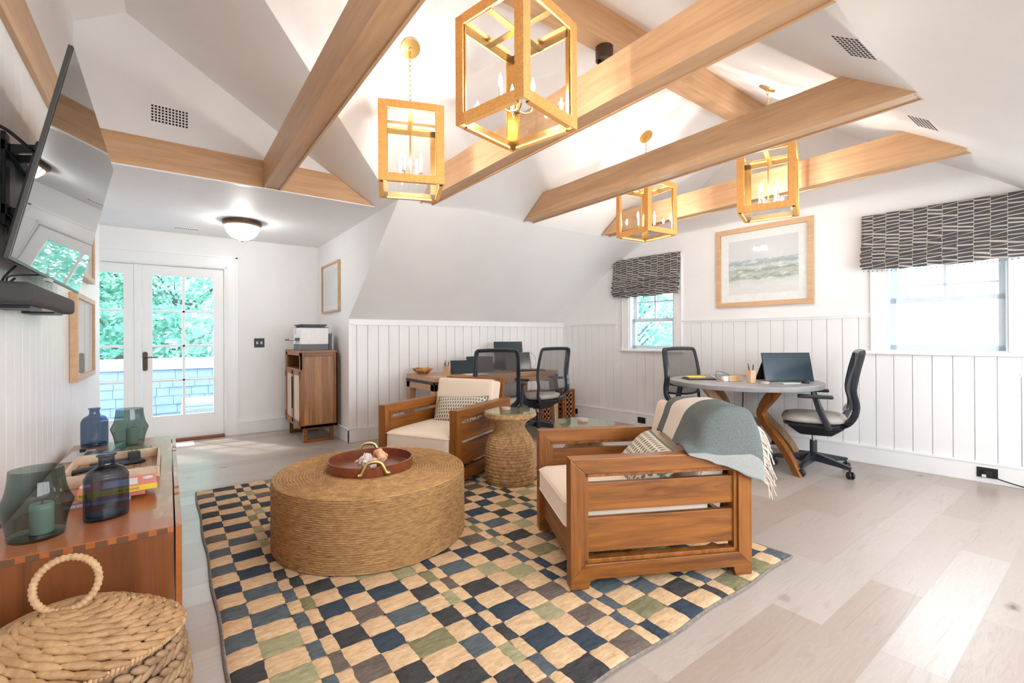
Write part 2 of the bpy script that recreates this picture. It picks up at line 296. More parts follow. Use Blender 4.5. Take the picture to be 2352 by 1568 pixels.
# ------------------------------------------------------------ mesh helpers
class MB:
    def __init__(s, mtx=None): s.v = []; s.f = []; s.mi = []; s.m = mtx; s.cur = 0
    def _p(s, p):
        p = Vector(p); return s.m @ p if s.m else p
    def add(s, vs, fs, mi=None):
        b = len(s.v); s.v += [s._p(v) for v in vs]
        for f in fs: s.f.append([b+i for i in f]); s.mi.append(s.cur if mi is None else mi)
        return s
    def box(s, lo, hi, mi=None):
        x0, y0, z0 = lo; x1, y1, z1 = hi
        return s.add([(x0, y0, z0), (x1, y0, z0), (x1, y1, z0), (x0, y1, z0), (x0, y0, z1), (x1, y0, z1), (x1, y1, z1), (x0, y1, z1)],
                     [(0, 3, 2, 1), (4, 5, 6, 7), (0, 1, 5, 4), (1, 2, 6, 5), (2, 3, 7, 6), (3, 0, 4, 7)], mi)
    def poly(s, pts, mi=None): return s.add(pts, [tuple(range(len(pts)))], mi)
    def prism(s, pts, vec, mi=None):   # polygon extruded by vec
        n = len(pts); vec = Vector(vec); q = [Vector(p) for p in pts]
        fs = [tuple(range(n))[::-1], tuple(range(n, 2*n))] + [(i, (i+1) % n, n+(i+1) % n, n+i) for i in range(n)]
        return s.add(q+[p+vec for p in q], fs, mi)
    def lathe(s, prof, n=32, c=(0, 0, 0), cap0=False, cap1=False, mi=None, sx=1, sy=1, fn=None):
        vs = []; fs = []
        for j, (r, z) in enumerate(prof):
            for i in range(n):
                a = 2*PI*i/n; rr = r if fn is None else fn(r, z, i, j)
                vs.append((c[0]+rr*sx*math.cos(a), c[1]+rr*sy*math.sin(a), c[2]+z))
        for j in range(len(prof)-1):
            for i in range(n):
                fs.append((j*n+i, j*n+(i+1) % n, (j+1)*n+(i+1) % n, (j+1)*n+i))
        if cap0: fs.append(tuple(range(n))[::-1])
        if cap1: fs.append(tuple(range((len(prof)-1)*n, len(prof)*n)))
        return s.add(vs, fs, mi)
    def tube(s, pts, r, n=8, closed=False, cap=True, mi=None, ry=None, up=(0, 0, 1), radii=None):
        pts = [Vector(p) for p in pts]; m = len(pts); vs = []; fs = []; ry = ry or r; prev = Vector(up)
        for i, p in enumerate(pts):
            a = pts[i-1] if (i or closed) else p; b = pts[(i+1) % m] if (i < m-1 or closed) else p
            t = (b-a); t = t.normalized() if t.length > 1e-9 else Vector((0, 0, 1))
            nx = prev - t*prev.dot(t)
            if nx.length < 1e-4: nx = t.orthogonal()
            nx.normalize(); by = t.cross(nx); prev = nx
            k = radii[i] if radii else 1
            for j in range(n):
                q = 2*PI*j/n; vs.append(p + nx*(r*k*math.cos(q)) + by*(ry*k*math.sin(q)))
        for i in range(m if closed else m-1):
            for j in range(n):
                a = i*n; b = ((i+1) % m)*n; fs.append((a+j, a+(j+1) % n, b+(j+1) % n, b+j))
        if cap and not closed: fs += [tuple(range(n))[::-1], tuple(range((m-1)*n, m*n))]
        return s.add(vs, fs, mi)
    def bar(s, p, q, w, h, up=(0, 0, 1), mi=None):   # rectangular bar
        p, q = Vector(p), Vector(q); t = (q-p).normalized(); u = Vector(up); u = u-t*u.dot(t); u.normalize(); b = t.cross(u)
        vs = [c+b*(sx*w/2)+u*(sz*h/2) for c in (p, q) for sx, sz in ((-1, -1), (1, -1), (1, 1), (-1, 1))]
        return s.add(vs, [(0, 1, 2, 3)[::-1], (4, 5, 6, 7), (0, 1, 5, 4), (1, 2, 6, 5), (2, 3, 7, 6), (3, 0, 4, 7)], mi)
    def blob(s, c, axx, a, b, h, up=(0, 0, 1), nu=7, nv=5, mi=None, twist=0):   # ellipsoid, long axis axx
        c = Vector(c); t = Vector(axx).normalized(); u = Vector(up); u = (u-t*u.dot(t)).normalized(); w_ = t.cross(u); vs = []; fs = []
        for i in range(nv+1):
            ph = PI*i/nv; x = -a*math.cos(ph); rr = math.sin(ph)
            for j in range(nu):
                q = 2*PI*j/nu+twist*ph; vs.append(c+t*x+w_*(b*rr*math.cos(q))+u*(h*rr*math.sin(q)))
        for i in range(nv):
            for j in range(nu): fs.append((i*nu+j, i*nu+(j+1) % nu, (i+1)*nu+(j+1) % nu, (i+1)*nu+j))
        return s.add(vs, fs, mi)
    def grid(s, fn, nu, nv, mi=None, mif=None):
        vs = [fn(i/nu, j/nv) for j in range(nv+1) for i in range(nu+1)]
        b = len(s.v); s.v += [s._p(v) for v in vs]
        for j in range(nv):
            for i in range(nu):
                a = b+j*(nu+1)+i; s.f.append([a, a+1, a+nu+2, a+nu+1]); s.mi.append(mif(i, j) if mif else (s.cur if mi is None else mi))
        return s
    def softbox(s, sx, sy, sz, r, puff=0, n=16):     # a cushion: rounded box that swells in the middle
        h = (sx/2, sy/2, sz/2)
        for ax in range(3):
            for sg in (-1, 1):
                a, b = [i for i in range(3) if i != ax]
                def fn(u, v, ax=ax, sg=sg, a=a, b=b):
                    p = [0, 0, 0]; p[ax] = sg*h[ax]; cu = lambda t: math.copysign(abs(2*t-1)**.8, 2*t-1)
                    p[a] = cu(u)*h[a]; p[b] = cu(v)*h[b]
                    q = [max(-(h[i]-r), min(h[i]-r, p[i])) for i in range(3)]; d = Vector(p)-Vector(q); L = d.length
                    if L > r: d *= r/L
                    p = Vector(q)+d; k = (1-min(1, abs(p.x/h[0]))**3)*(1-min(1, abs(p.y/h[1]))**3)
                    if sz < min(sx, sy): p.z += math.copysign(puff*k, p.z)
                    else:
                        k = (1-min(1, abs(p.z/h[2]))**3)*(1-min(1, abs(p.y/h[1]))**3); p.x += math.copysign(puff*k, p.x)
                    return p
                s.grid(fn, n, n)
        return s
    def build(s, name, mats, parent=None, smooth=False, bevel=0, seg=2, solid=0, sub=0, loc=None, angle=40):
        me = bpy.data.meshes.new(name); me.from_pydata([tuple(v) for v in s.v], [], s.f)
        for m in (mats if isinstance(mats, (list, tuple)) else [mats]): me.materials.append(M[m] if isinstance(m, str) else m)
        me.polygons.foreach_set('material_index', s.mi)
        bm = bmesh.new(); bm.from_mesh(me); bmesh.ops.remove_doubles(bm, verts=bm.verts, dist=1e-6); bmesh.ops.recalc_face_normals(bm, faces=bm.faces); bm.to_mesh(me); bm.free()
        if smooth:
            me.polygons.foreach_set('use_smooth', [True]*len(me.polygons))
            if angle: me.set_sharp_from_angle(angle=R(angle))
        me.update(); o = bpy.data.objects.new(name, me); C.objects.link(o)
        if parent: o.parent = parent
        if loc: o.location = loc
        if solid: d = o.modifiers.new('s', 'SOLIDIFY'); d.thickness = solid; d.offset = 0
        if bevel: d = o.modifiers.new('b', 'BEVEL'); d.width = bevel; d.segments = seg; d.limit_method = 'ANGLE'; d.harden_normals = False
        if sub: d = o.modifiers.new('ss', 'SUBSURF'); d.levels = sub; d.render_levels = sub
        return o
def BOX(lo, hi): return MB().box(lo, hi)
def tag(o, label, cat, group=None, kind=None):
    if label: o['label'] = label
    if cat: o['category'] = cat
    if group: o['group'] = group
    if kind: o['kind'] = kind
    return o
def thing(name, label, cat, loc=(0, 0, 0), rz=0, group=None):
    o = bpy.data.objects.new(name, None); C.objects.link(o); o.location = loc; o.rotation_euler = (0, 0, rz); o.empty_display_size = .1
    return tag(o, label, cat, group)
def struct(o): o['kind'] = 'structure'; return o
def copy_tree(o, parent=None):
    c = o.copy(); C.objects.link(c)
    if parent: c.parent = parent
    for ch in list(o.children): copy_tree(ch, c)
    return c
def text(s, size, mtx, m, parent, name='title', ext=.0003):
    cu = bpy.data.curves.new(name, 'FONT'); cu.body = s; cu.size = size; cu.extrude = ext; cu.align_x = 'CENTER'; cu.align_y = 'CENTER'; cu.materials.append(M[m])
    tmp = bpy.data.objects.new(name, cu); me = bpy.data.meshes.new_from_object(tmp); bpy.data.objects.remove(tmp)
    o = bpy.data.objects.new(name, me); C.objects.link(o); o.parent = parent; o.matrix_local = mtx; return o
def rounded(pts, r, n=5):   # round the corners of a polyline
    out = [Vector(pts[0])]
    for i in range(1, len(pts)-1):
        a, b, c = Vector(pts[i-1]), Vector(pts[i]), Vector(pts[i+1]); d1 = (a-b); d2 = (c-b)
        k = min(r, d1.length/2.01, d2.length/2.01); p = b+d1.normalized()*k; q = b+d2.normalized()*k
        for j in range(n+1): t = j/n; out.append(p*(1-t)**2+b*(2*t*(1-t))+q*t*t)
    out.append(Vector(pts[-1])); return out
def catmull(P, t):
    n = len(P)-1; x = min(max(t, 0), .99999)*n; i = int(x); f = x-i
    g = lambda k: Vector(P[min(max(k, 0), n)]) if 0 <= k <= n else (Vector(P[0])*2-Vector(P[1]) if k < 0 else Vector(P[n])*2-Vector(P[n-1]))
    a, b, c, d = g(i-1), g(i), g(i+1), g(i+2)
    return .5*((2*b)+(c-a)*f+(2*a-5*b+4*c-d)*f*f+(3*b-a-3*c+d)*f**3)
# ------------------------------------------------------------ the room shell
ROOF_S = .70
def zN(y): return 2.38+ROOF_S*(3.83-y)
RIDGE_Y = 2.235; RIDGE_Z = zN(RIDGE_Y)
E_ANG = math.atan2(-.9978, .0665)
ME = Matrix.Translation((4.9, 5.254, 0)) @ Matrix.Rotation(E_ANG, 4, 'Z')     # east wall: x to the right, y into the wall
MW = Matrix.Translation((-.5, 0, 0)) @ Matrix.Rotation(R(90), 4, 'Z')         # west wall: x = world y
MD = Matrix.Translation((0, 6.53, 0))                                         # door wall
MA = Matrix.Translation((1.62, 0, 0)) @ Matrix.Rotation(R(-90), 4, 'Z')       # alcove side wall: x = -world y
MK = Matrix.Translation((0, 5.254, 0))                                        # knee wall under the north slope
def panelled(mb, u0, u1, z0, z1, sp=.127, off=0.0, gw=.006, gd=.009):
    k = math.ceil((u0-off)/sp); xs = []
    while off+k*sp < u1-.01:
        if off+k*sp > u0+.01: xs.append(off+k*sp)
        k += 1
    pr = [(u0, 0)]
    for x in xs: pr += [(x-gw/2, 0), (x-gw/4, gd), (x+gw/4, gd), (x+gw/2, 0)]
    pr.append((u1, 0)); b = len(mb.v)
    mb.v += [mb._p((x, y, z)) for z in (z0, z1) for x, y in pr]; n = len(pr)
    for i in range(n-1): mb.f.append([b+i, b+i+1, b+n+i+1, b+n+i]); mb.mi.append(1)
    mb.box((u0, gd, z0), (u1, .15, z1), 0)

fl = MB().box((-1.7, -1.1, -.06), (5.5, 6.62, 0)); struct(fl.build('floor', 'floor'))
# east wall
e = MB(ME)
panelled(e, 0, 1.20, .0, 1.335, off=.05); panelled(e, 1.20, 1.87, 0, 1.0, off=.05); panelled(e, 1.87, 3.937, 0, 1.335, off=.05)
panelled(e, 3.937, 4.69, 0, 1.03, off=.05); panelled(e, 4.69, 6.3, 0, 1.335, off=.05)
for a, b, z0 in ((-.2, 0, 0), (0, 1.20, 1.335), (1.87, 3.937, 1.335), (4.69, 6.3, 1.335)): e.box((a, 0, z0), (b, .15, 3.8))
e.box((1.2, 0, 2.05), (1.87, .15, 3.8)); e.box((3.937, 0, 2.05), (4.69, .15, 3.8))
struct(e.build('wall_east', ['wall', 'panel']))
rl = MB(ME)
for a, b in ((0, 1.01), (1.98, 3.83), (4.83, 6.2)): rl.box((a, -.014, 1.335), (b, 0, 1.362)); rl.box((a, -.022, 1.355), (b, 0, 1.366))
struct(rl.build('trim_east', 'trimw'))
def baseboard(name, mtx, segs, h=.165):
    b = MB(mtx)
    for u0, u1 in segs: b.box((u0, -.018, 0), (u1, 0, h-.02)); b.box((u0, -.024, h-.02), (u1, 0, h))
    return struct(b.build(name, 'trimw', bevel=.003))
baseboard('baseboard_east', ME, [(0, 6.2)])
# knee wall
k = MB(MK); panelled(k, 1.624, 4.93, 0, 1.325, off=.062); k.box((1.624, 0, 1.325), (4.93, .15, 1.40)); struct(k.build('wall_north', ['wall', 'panel']))
t = MB(MK).box((1.62, -.016, 1.325), (4.93, 0, 1.385)); t.box((1.66, -.022, 1.318), (4.93, 0, 1.332)); t.box((1.62, -.012, .16), (1.655, 0, 1.33))
struct(t.build('trim_north', 'trimw', bevel=.002))
baseboard('baseboard_north', MK, [(1.602, 4.92)], .16)
# alcove side wall with its sloped top
a = MB(); a.prism([(1.62, 5.256, 0), (1.62, 6.6, 0), (1.62, 6.6, 2.42), (1.62, 3.80, 2.42), (1.62, 3.80, 2.40), (1.62, 5.256, 1.38)], (.003, 0, 0))
struct(a.build('wall_alcove', 'wall'))
baseboard('baseboard_alcove', MA, [(-6.53, -5.236)], .16)
# door wall
d = MB(MD); d.box((.55, 0, 0), (1.75, .15, 2.5)); d.box((-1.9, 0, 0), (-1.07, .15, 2.5)); d.box((-1.07, 0, 2.03), (.55, .15, 2.5))
struct(d.build('wall_door_side', 'wall')); baseboard('baseboard_door_side', MD, [(.68, 1.62)], .165)
struct(MB().box((-1.75, 5.5, 0), (-1.6, 6.7, 2.5)).build('wall_alcove_left', 'wall'))
# west wall, panelled up to the eaves line
wm = MB(MW); panelled(wm, -1.0, 5.62, 0, 2.385, off=.045); wm.box((-1.0, 0, 2.385), (4.3, .15, 3.8)); struct(wm.build('wall_west', ['wall', 'panel']))
struct(MB().box((-1.62, 5.47, 0), (-.65, 5.62, 2.5)).build('wall_west_return', 'wall'))
baseboard('baseboard_west', MW, [(-.9, 5.62)])
# south wall with an unseen window band added behind the camera for fill light
s = MB(); s.box((-.65, -1.0, 0), (5.5, -.9, .75)); s.box((-.65, -1.0, .75), (.2, -.9, 2.1)); s.box((4.6, -1.0, .75), (5.5, -.9, 2.1)); s.box((.2, -1.0, 1.85), (4.6, -.9, 2.1))
struct(s.build('wall_south', 'wall'))
wf = MB()
for x in (.2, 1.66, 3.12, 4.56): wf.box((x, -1.0, .75), (x+.05, -.93, 1.85))
wf.box((.2, -1.0, .75), (4.6, -.93, .80)); wf.box((.2, -1.0, 1.80), (4.6, -.93, 1.85)); struct(wf.build('window_added_south', 'sash'))  # added frame, out of view, around the opening for the fill light
# ceilings
ap = (-.228, 2.297, 3.453); e0 = (1.537, 3.83, 2.38); X1 = 5.35
def ceil(pts, name): return struct(MB().poly(pts).build(name, 'wall'))
N = MB()
N.poly([e0, (X1, 3.83, 2.38), (X1, RIDGE_Y, RIDGE_Z), (-.55, RIDGE_Y, RIDGE_Z), (-.55, 2.50, 3.31), ap])
struct(N.build('ceiling_north_slope', 'wall'))
def low(s_, t_):
    x = 1.62+(X1-1.62)*s_; y = 3.83+1.47*t_; zz = 2.38-(1.0/1.424)*(y-3.83)
    return (x, y, zz+.115*min(1, (x-1.62)/3.3)*math.sin(PI*min(1, (5.254-y)/1.424 if y < 5.254 else 0)))
struct(MB().grid(low, 20, 24).build('ceiling_north_low_slope', 'wall', smooth=True, angle=0))
S = MB(); S.poly([(-.55, RIDGE_Y, RIDGE_Z), (X1, RIDGE_Y, RIDGE_Z), (X1, .64, 2.38), (-.55, .64, 2.38)])
S.poly([(-.55, .64, 2.38), (X1, .64, 2.38), (X1, -.05, 1.87), (-.55, -.05, 1.87)]); S.poly([(-.55, -.05, 1.87), (X1, -.05, 1.87), (X1, -.95, 1.87), (-.55, -.95, 1.87)])
struct(S.build('ceiling_south_slope', 'wall'))
g = MB(); g.poly([e0, ap, (-.228, 4.2, 3.453), (1.537, 4.2, 2.38)]); g.poly([ap, (-.55, 2.50, 3.257), (-.55, 4.2, 3.257), (-.228, 4.2, 3.453)])
struct(g.build('ceiling_cross_gable', 'wall'))
struct(MB().prism([(-.52, 4.2, 2.385), (1.56, 4.2, 2.385), (1.56, 4.2, 2.40), (-.228, 4.2, 3.49), (-.52, 4.2, 3.30)], (0, .08, 0)).build('wall_gable', 'wall'))
al = MB(); al.box((-1.7, 4.19, 2.381), (1.70, 6.62, 2.44)); al.box((1.537, 3.83, 2.381), (1.70, 4.19, 2.44)); struct(al.build('ceiling_alcove', 'wall'))

# ------------------------------------------------------------ beams
def slope_beam(name, x0, x1, y0, y1, label, group, z0=2.38, z1=2.602):
    r = thing(name, label, 'beam', (0, 0, 0), 0, group)
    ds = (z1-z0)/ROOF_S
    for a, b in ((x0, x0+.014), (x1-.014, x1)):
        MB().prism([(a, y0, z0), (a, y1, z0), (a, y1-(ds if y1 < 4 else 0), z1), (a, y0+ds, z1)], (b-a, 0, 0)).build('side_board', 'oakY', r)
    BOX((x0+.014, y0+.02, z0+.008), (x1-.014, y1-.02, z0+.02)).build('bottom_board', 'oakY', r)
    BOX((x0+.014, y0+ds, z1-.015), (x1-.014, y1-(ds if y1 < 4 else 0), z1-.001)).build('top_board', 'oakY', r)
    return r
GB = 'oak collar beams crossing the vaulted ceiling'
slope_beam('ceiling_beam', .618, .745, .64, 4.165, 'oak ceiling beam that runs into the long beam over the alcove opening', GB)
slope_beam('ceiling_beam', 1.82, 1.95, .64, 3.83, 'oak ceiling beam crossing just behind the largest hanging lantern', GB)
slope_beam('ceiling_beam', 2.992, 3.125, .64, 3.815, 'oak ceiling beam in front of the two farther lanterns, its right end under a ceiling vent', GB)
slope_beam('ceiling_beam', 4.16, 4.30, .64, 3.80, 'oak ceiling beam closest to the wall with the two windows', GB)
cb = thing('cross_beam', 'oak beam running along the top edge of the balcony door alcove', 'beam')
MB().prism([(-.498, 4.17, 2.38), (1.527, 4.17, 2.38), (1.165, 4.17, 2.602), (-.498, 4.17, 2.602)], (0, .018, 0)).build('face_board', 'oakX', cb)
MB().box((-.498, 4.165, 2.374), (1.53, 4.2, 2.382)).build('edge_strip', 'trimw', cb)
tag(MB().box((-.4995, .64, 2.372), (-.478, 4.168, 2.598)).build('wall_beam', 'oakY'), 'oak beam lying flat along the top of the wall with the television', 'beam')
rb = thing('ridge_beam', 'oak ridge beam along the peak of the vaulted ceiling carrying the bronze spotlight', 'beam')
BOX((-.49, 2.168, 3.22), (4.95, 2.302, 3.52)).build('beam_body', 'oakX', rb, bevel=.004)

# ------------------------------------------------------------ windows in the east wall
def window(name, u0, u1, z0, z1, meet, casing, mun_z):
    f = MB(ME)   # jambs
    for a, b in ((u0-.0, u0+.02), (u1-.02, u1)): f.box((a, -.005, z0), (b, .15, z1))
    f.box((u0, -.005, z1-.02), (u1, .15, z1)); f.box((u0, .0, z0-.01), (u1, .15, z0+.012))
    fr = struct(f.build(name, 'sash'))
    c = MB(ME)
    for a, b in ((u0-casing, u0+.004), (u1-.004, u1+casing)):
        c.box((a, -.018, z0), (b, 0, z1+.1)); 
    c.box((u0-casing, -.024, z0), (u0-casing+.018, 0, z1+.1)); c.box((u1+casing-.018, -.024, z0), (u1+casing, 0, z1+.1)); c.box((u0-casing, -.02, z1), (u1+casing, 0, z1+.1))
    c.build('casing', 'trimw', fr, bevel=.002)
    MB(ME).box((u0-casing-.03, -.05, z0-.028), (u1+casing+.03, .02, z0)).build('sill', 'trimw', fr, bevel=.006)
    def sash(a, b, zz0, zz1, y, muntin):
        q = MB(ME); st = .042
        q.box((a, y, zz0), (a+st, y+.035, zz1)); q.box((b-st, y, zz0), (b, y+.035, zz1)); q.box((a, y, zz0), (b, y+.035, zz0+st)); q.box((a, y, zz1-st), (b, y+.035, zz1))
        if muntin:
            m_ = (a+b)/2; q.box((m_-.009, y+.004, zz0), (m_+.009, y+.03, zz1)); q.box((a, y+.004, muntin-.009), (b, y+.03, muntin+.009))
        o = q.build('sash', 'sash', fr, bevel=.002)
        MB(ME).box((a+st-.002, y+.015, zz0+st-.002), (b-st+.002, y+.019, zz1-st+.002)).build('pane', 'pane', o)
        return o
    sash(u0+.02, u1-.02, z0+.012, meet+.02, .055, None)
    up = sash(u0+.02, u1-.02, meet-.02, z1-.02, .095, mun_z)
    lk = MB(ME)
    for uu in (u0+.14, u1-.14): lk.box((uu-.03, .048, meet+.02), (uu+.03, .075, meet+.032)); lk.box((uu-.008, .04, meet+.03), (uu+.022, .06, meet+.042))
    lk.build('sash_lock', 'white', fr, bevel=.003)
    return fr
window('window_1', 1.20, 1.87, 1.0, 2.05, 1.385, .105, 1.625)
window('window_2', 3.937, 4.69, 1.03, 2.05, 1.475, .11, 1.60)

def roman_shade(label, u0, u1, ztop, zbot, flip=1):
    o = thing('roman_shade', label, 'window shade', (0, 0, 0), 0, 'roman shades')
    o.matrix_world = ME @ Matrix.Translation(((u0+u1)/2, -.03, zbot))
    L = u1-u0; H = ztop-zbot
    prof = [(H, 0), (H-.01, -.028), (H*.62, -.036), (H*.44, -.05), (H*.40, -.075), (H*.36, -.045), (H*.33, -.05), (H*.27, -.085), (H*.22, -.052), (H*.19, -.06), (H*.13, -.09), (H*.09, -.056), (H*.06, -.062), (.0, -.058)]
    n = 46
    def fn(s, t):
        p = catmull([(0, y, z) for z, y in prof], t); u = (s-.5)*L; wob = .008*math.sin(u*17+t*9)+.005*math.sin(u*41+3*t)
        lo = max(0, (t-.35)); sag = -.028*(1-(2*s-1)**2)*lo*(1 if flip else .6)
        edge = .012*math.sin(t*38)*lo*2*(1 if s > .5 else -1)*(abs(2*s-1)**10)
        return (u+edge, p.y+wob*lo*2, p.z+sag+wob*lo)
    MB().grid(fn, 40, n).build('fabric', 'shade', o, smooth=True, solid=.004, angle=0)
    MB().box((-L/2+.01, -.026, H-.05), (L/2-.01, .028, H-.012)).build('head_rail', 'white', o)
    b = MB(); m = int(L/.032)
    for i in range(m):
        u = -L/2+.02+i*(L-.04)/(m-1); s_ = (u/L+.5); z = -.028*(1-(2*s_-1)**2)*.65-.014
        b.blob((u, -.058, z), (0, 0, 1), .006, .0045, .0045, up=(1, 0, 0), nu=6, nv=4); 
    b.build('bead_trim', 'grey', o, smooth=True)
    return o
roman_shade('small gathered grey and cream striped roman shade over the window beside the corner', .99, 1.985, 2.20, 1.705)
roman_shade('wide gathered grey and cream striped roman shade over the window at the right edge', 3.775, 4.86, 2.25, 1.765)
def pull_cord(u, z0, z1, zt, label, group='shade pull cords'):
    o = thing('pull_cord', label, 'cord', (0, 0, 0), 0, group); o.matrix_world = ME @ Matrix.Translation((u, -.05, z0))
    MB().tube([(0, 0, 0), (0.002, 0, (z1-z0)/2), (0, 0, z1-z0)], .0016, 5).build('string', 'white', o)
    MB().lathe([(.002, .03), (.007, .012), (.008, 0), (.003, -.008)], 10, cap0=True, cap1=True).build('tassel', 'white', o, smooth=True)
    MB().lathe([(.002, .02), (.008, .008), (.008, -.004), (.003, -.012)], 10, (0, 0, zt-z0), cap0=True, cap1=True).build('cord_knob', 'white', o, smooth=True)
pull_cord(1.03, .83, 1.72, 1.30, 'thin white pull cord hanging left of the small window')
pull_cord(4.75, .86, 1.78, 1.32, 'thin white pull cord hanging at the right side of the larger window')

# ------------------------------------------------------------ balcony doors
def door(name, x0, x1, gx0, gx1, mun, handle):
    zt = 2.0; zb = .10-.07; y = .03; dd = MB(MD)
    dd.box((x0, y, zb), (gx0, y+.045, zt)); dd.box((gx1, y, zb), (x1, y+.045, zt)); dd.box((gx0, y, zb), (gx1, y+.045, .30)); dd.box((gx0, y, 1.892), (gx1, y+.045, zt))
    for z in (.698, 1.091, 1.486): dd.box((gx0, y+.006, z-.013), (gx1, y+.04, z+.013))
    dd.box((mun-.013, y+.006, .30), (mun+.013, y+.04, 1.892))
    o = struct(dd.build(name, 'trimw', bevel=.003))
    MB(MD).box((gx0-.005, y+.02, .295), (gx1+.005, y+.024, 1.897)).build('pane', 'pane', o)
    if handle:
        h = MB(MD).prism([(-.205+.022*math.cos(q)-0, y-.01, zc+.02*math.sin(q)) for zc, qs in ((1.01, range(0, 181, 20)), (.838, range(180, 361, 20))) for q in map(R, qs)], (0, .012, 0))
        hh = h.build('door_handle', 'bronze', o, bevel=.002)
        MB(MD).tube(rounded([(-.205, y, .96), (-.205, y-.05, .96), (-.16, y-.055, .972), (-.105, y-.05, .962)], .02), .006, 8).build('lever', 'bronze', hh, smooth=True)
        MB(MD).lathe([(.011, 0), (.011, .004)], 12, (-.205, 0, .862), cap1=True).build('keyhole', 'dark', hh)
    return o
door('door_1', -.232, .541, -.141, .436, .146, True)
door('door_2', -1.05, -.30, -.96, -.39, -.675, False)
struct(MB(MD).box((-.30, .018, .03), (-.235, .06, 2.0)).build('trim_mullion', 'trimw', bevel=.004))
c = MB(MD)
for st, (a, b) in enumerate(((0, .128), (.095, .115), (.108, .13))):
    y0 = (-.018, -.024, -.012)[st] if st else -.018
for x0_, x1_ in ((.555, .677), (-1.197, -1.075)): c.box((x0_, -.018, 0), (x1_, 0, 2.02))
c.box((-1.197, -.018, 2.02), (.677, 0, 2.15)); c.box((.659, -.026, 0), (.683, 0, 2.156)); c.box((-1.203, -.026, 2.138), (.683, 0, 2.158))
c.box((.541, -.01, .0), (.557, .10, 2.005)); c.box((.553, -.024, 0), (.566, 0, 2.03)); c.box((.575, -.022, 0), (.583, 0, 2.04)); c.box((-1.1, -.024, 2.012), (.566, 0, 2.026)); c.box((-1.1, -.022, 2.034), (.583, 0, 2.042)); c.box((-1.1, -.01, 2.003), (.557, .10, 2.015))
struct(c.build('trim_door', 'trimw', bevel=.002))
struct(MB(MD).box((-1.07, -.03, 0), (.545, .12, .03)).build('trim_threshold', 'teakX', bevel=.008))

# ------------------------------------------------------------ outside
struct(MB().box((-4, 6.62, -.14), (4, 9.6, -.08)).build('floor_balcony', 'deck'))
bw = MB(); rnd = random.Random(3)
for row in range(6):
    z0 = -.1+row*.132; x = -3.2-rnd.random()*.2
    while x < 2.4:
        wd = rnd.uniform(.16, .30); y = 8.92+rnd.uniform(-.004, .004)
        bw.prism([(x+.002, y-.012, z0), (x+.002, y, z0+.135), (x+.002, y+.02, z0+.135), (x+.002, y+.02, z0)], (wd-.004, 0, 0)); x += wd
bw.box((-3.4, 8.94, -.14), (2.6, 9.1, .74))
struct(bw.build('wall_balcony', 'shingle'))
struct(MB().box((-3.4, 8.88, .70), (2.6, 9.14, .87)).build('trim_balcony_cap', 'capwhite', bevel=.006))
ws = thing('wicker_bench', 'pale wicker seat with white cushion out on the balcony', 'outdoor seat', (.62, 7.75, -.08))
def wick(lo, hi): 
    b = BOX(lo, hi); return b
wick((-.48, -.3, 0), (.48, .3, .36)).build('wicker_base', 'wicker_out', ws, bevel=.05, seg=4)
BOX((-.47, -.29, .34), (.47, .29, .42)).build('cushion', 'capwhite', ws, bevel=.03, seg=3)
def tree(label, loc, rx, rz_, zc, n, lsz, seed, name='leafy_tree', flat=.75, zb=-4.0):
    t_ = thing(name, label, 'tree', loc, 0, 'trees seen through the glass'); rn = random.Random(seed)
    tr = MB(); top = zc
    tr.tube([(0, 0, zb), (.1, .05, max(zb+.2, zc*.3-1)), (0, .1, top)], .14, 8, radii=[1.2, .8, .4])
    br = []
    for i in range(14):
        a = rn.random()*2*PI; z0 = max(zb+.3, zc-1.4+rn.random()*1.6); l = rn.uniform(.5, .95)
        p = Vector((math.cos(a)*rx*l, math.sin(a)*rx*l*.8*(flat/.75)**2, z0+rn.uniform(.3, 1.6)))
        mid = Vector((p.x*.5+rn.uniform(-.25, .25), p.y*.5, (z0+p.z)/2+rn.uniform(-.2, .3)))
        tr.tube([(0, .08, z0-.3), mid, p, p*1.05+Vector((0, 0, .2))], .035, 5, radii=[1.2, .8, .45, .2])
    tr.build('trunk', 'bark', t_, smooth=True)
    lf = MB()
    for i in range(n):
        while True:
            q = Vector((rn.uniform(-1, 1), rn.uniform(-1, 1), rn.uniform(-1, 1)))
            if q.length < 1 and q.length > .35: break
        dens = noise.noise(q*3.1+Vector((seed, 0, 0)))
        if dens < -.22: continue
        c_ = Vector((q.x*rx, q.y*rx*flat, zc+q.z*rz_)); d = Vector((rn.gauss(0, 1), rn.gauss(0, .6), rn.gauss(-.2, .7))).normalized()
        s_ = d.cross(Vector((rn.gauss(0, 1), rn.gauss(0, 1), rn.gauss(0, 1)))).normalized(); L = lsz*rn.uniform(.7, 1.4); w_ = L*.2
        lf.add([c_-d*L*.5, c_+s_*w_, c_+d*L*.5, c_-s_*w_], [(0, 1, 2, 3)])
    lf.build('foliage', 'leaf', t_)
tree('mint green bushy tree behind the balcony wall, left of the door glass', (-2.5, 12.6, 0), 2.3, 2.3, 2.35, 24000, .115, 1)
tree('bright green feathery tree behind the balcony wall, filling the right door', (.35, 13.2, 0), 2.4, 2.1, 2.1, 22000, .115, 2)
tree('small round leafy tree outside the small window', (10.5, 8.6, 0), 2.5, 2.1, 1.45, 15000, .14, 5)
tree('low leafy shrub growing just behind the balcony wall', (-.6, 10.9, 0), 2.6, .85, 1.0, 9000, .15, 9, 'leafy_shrub', .4, .05)
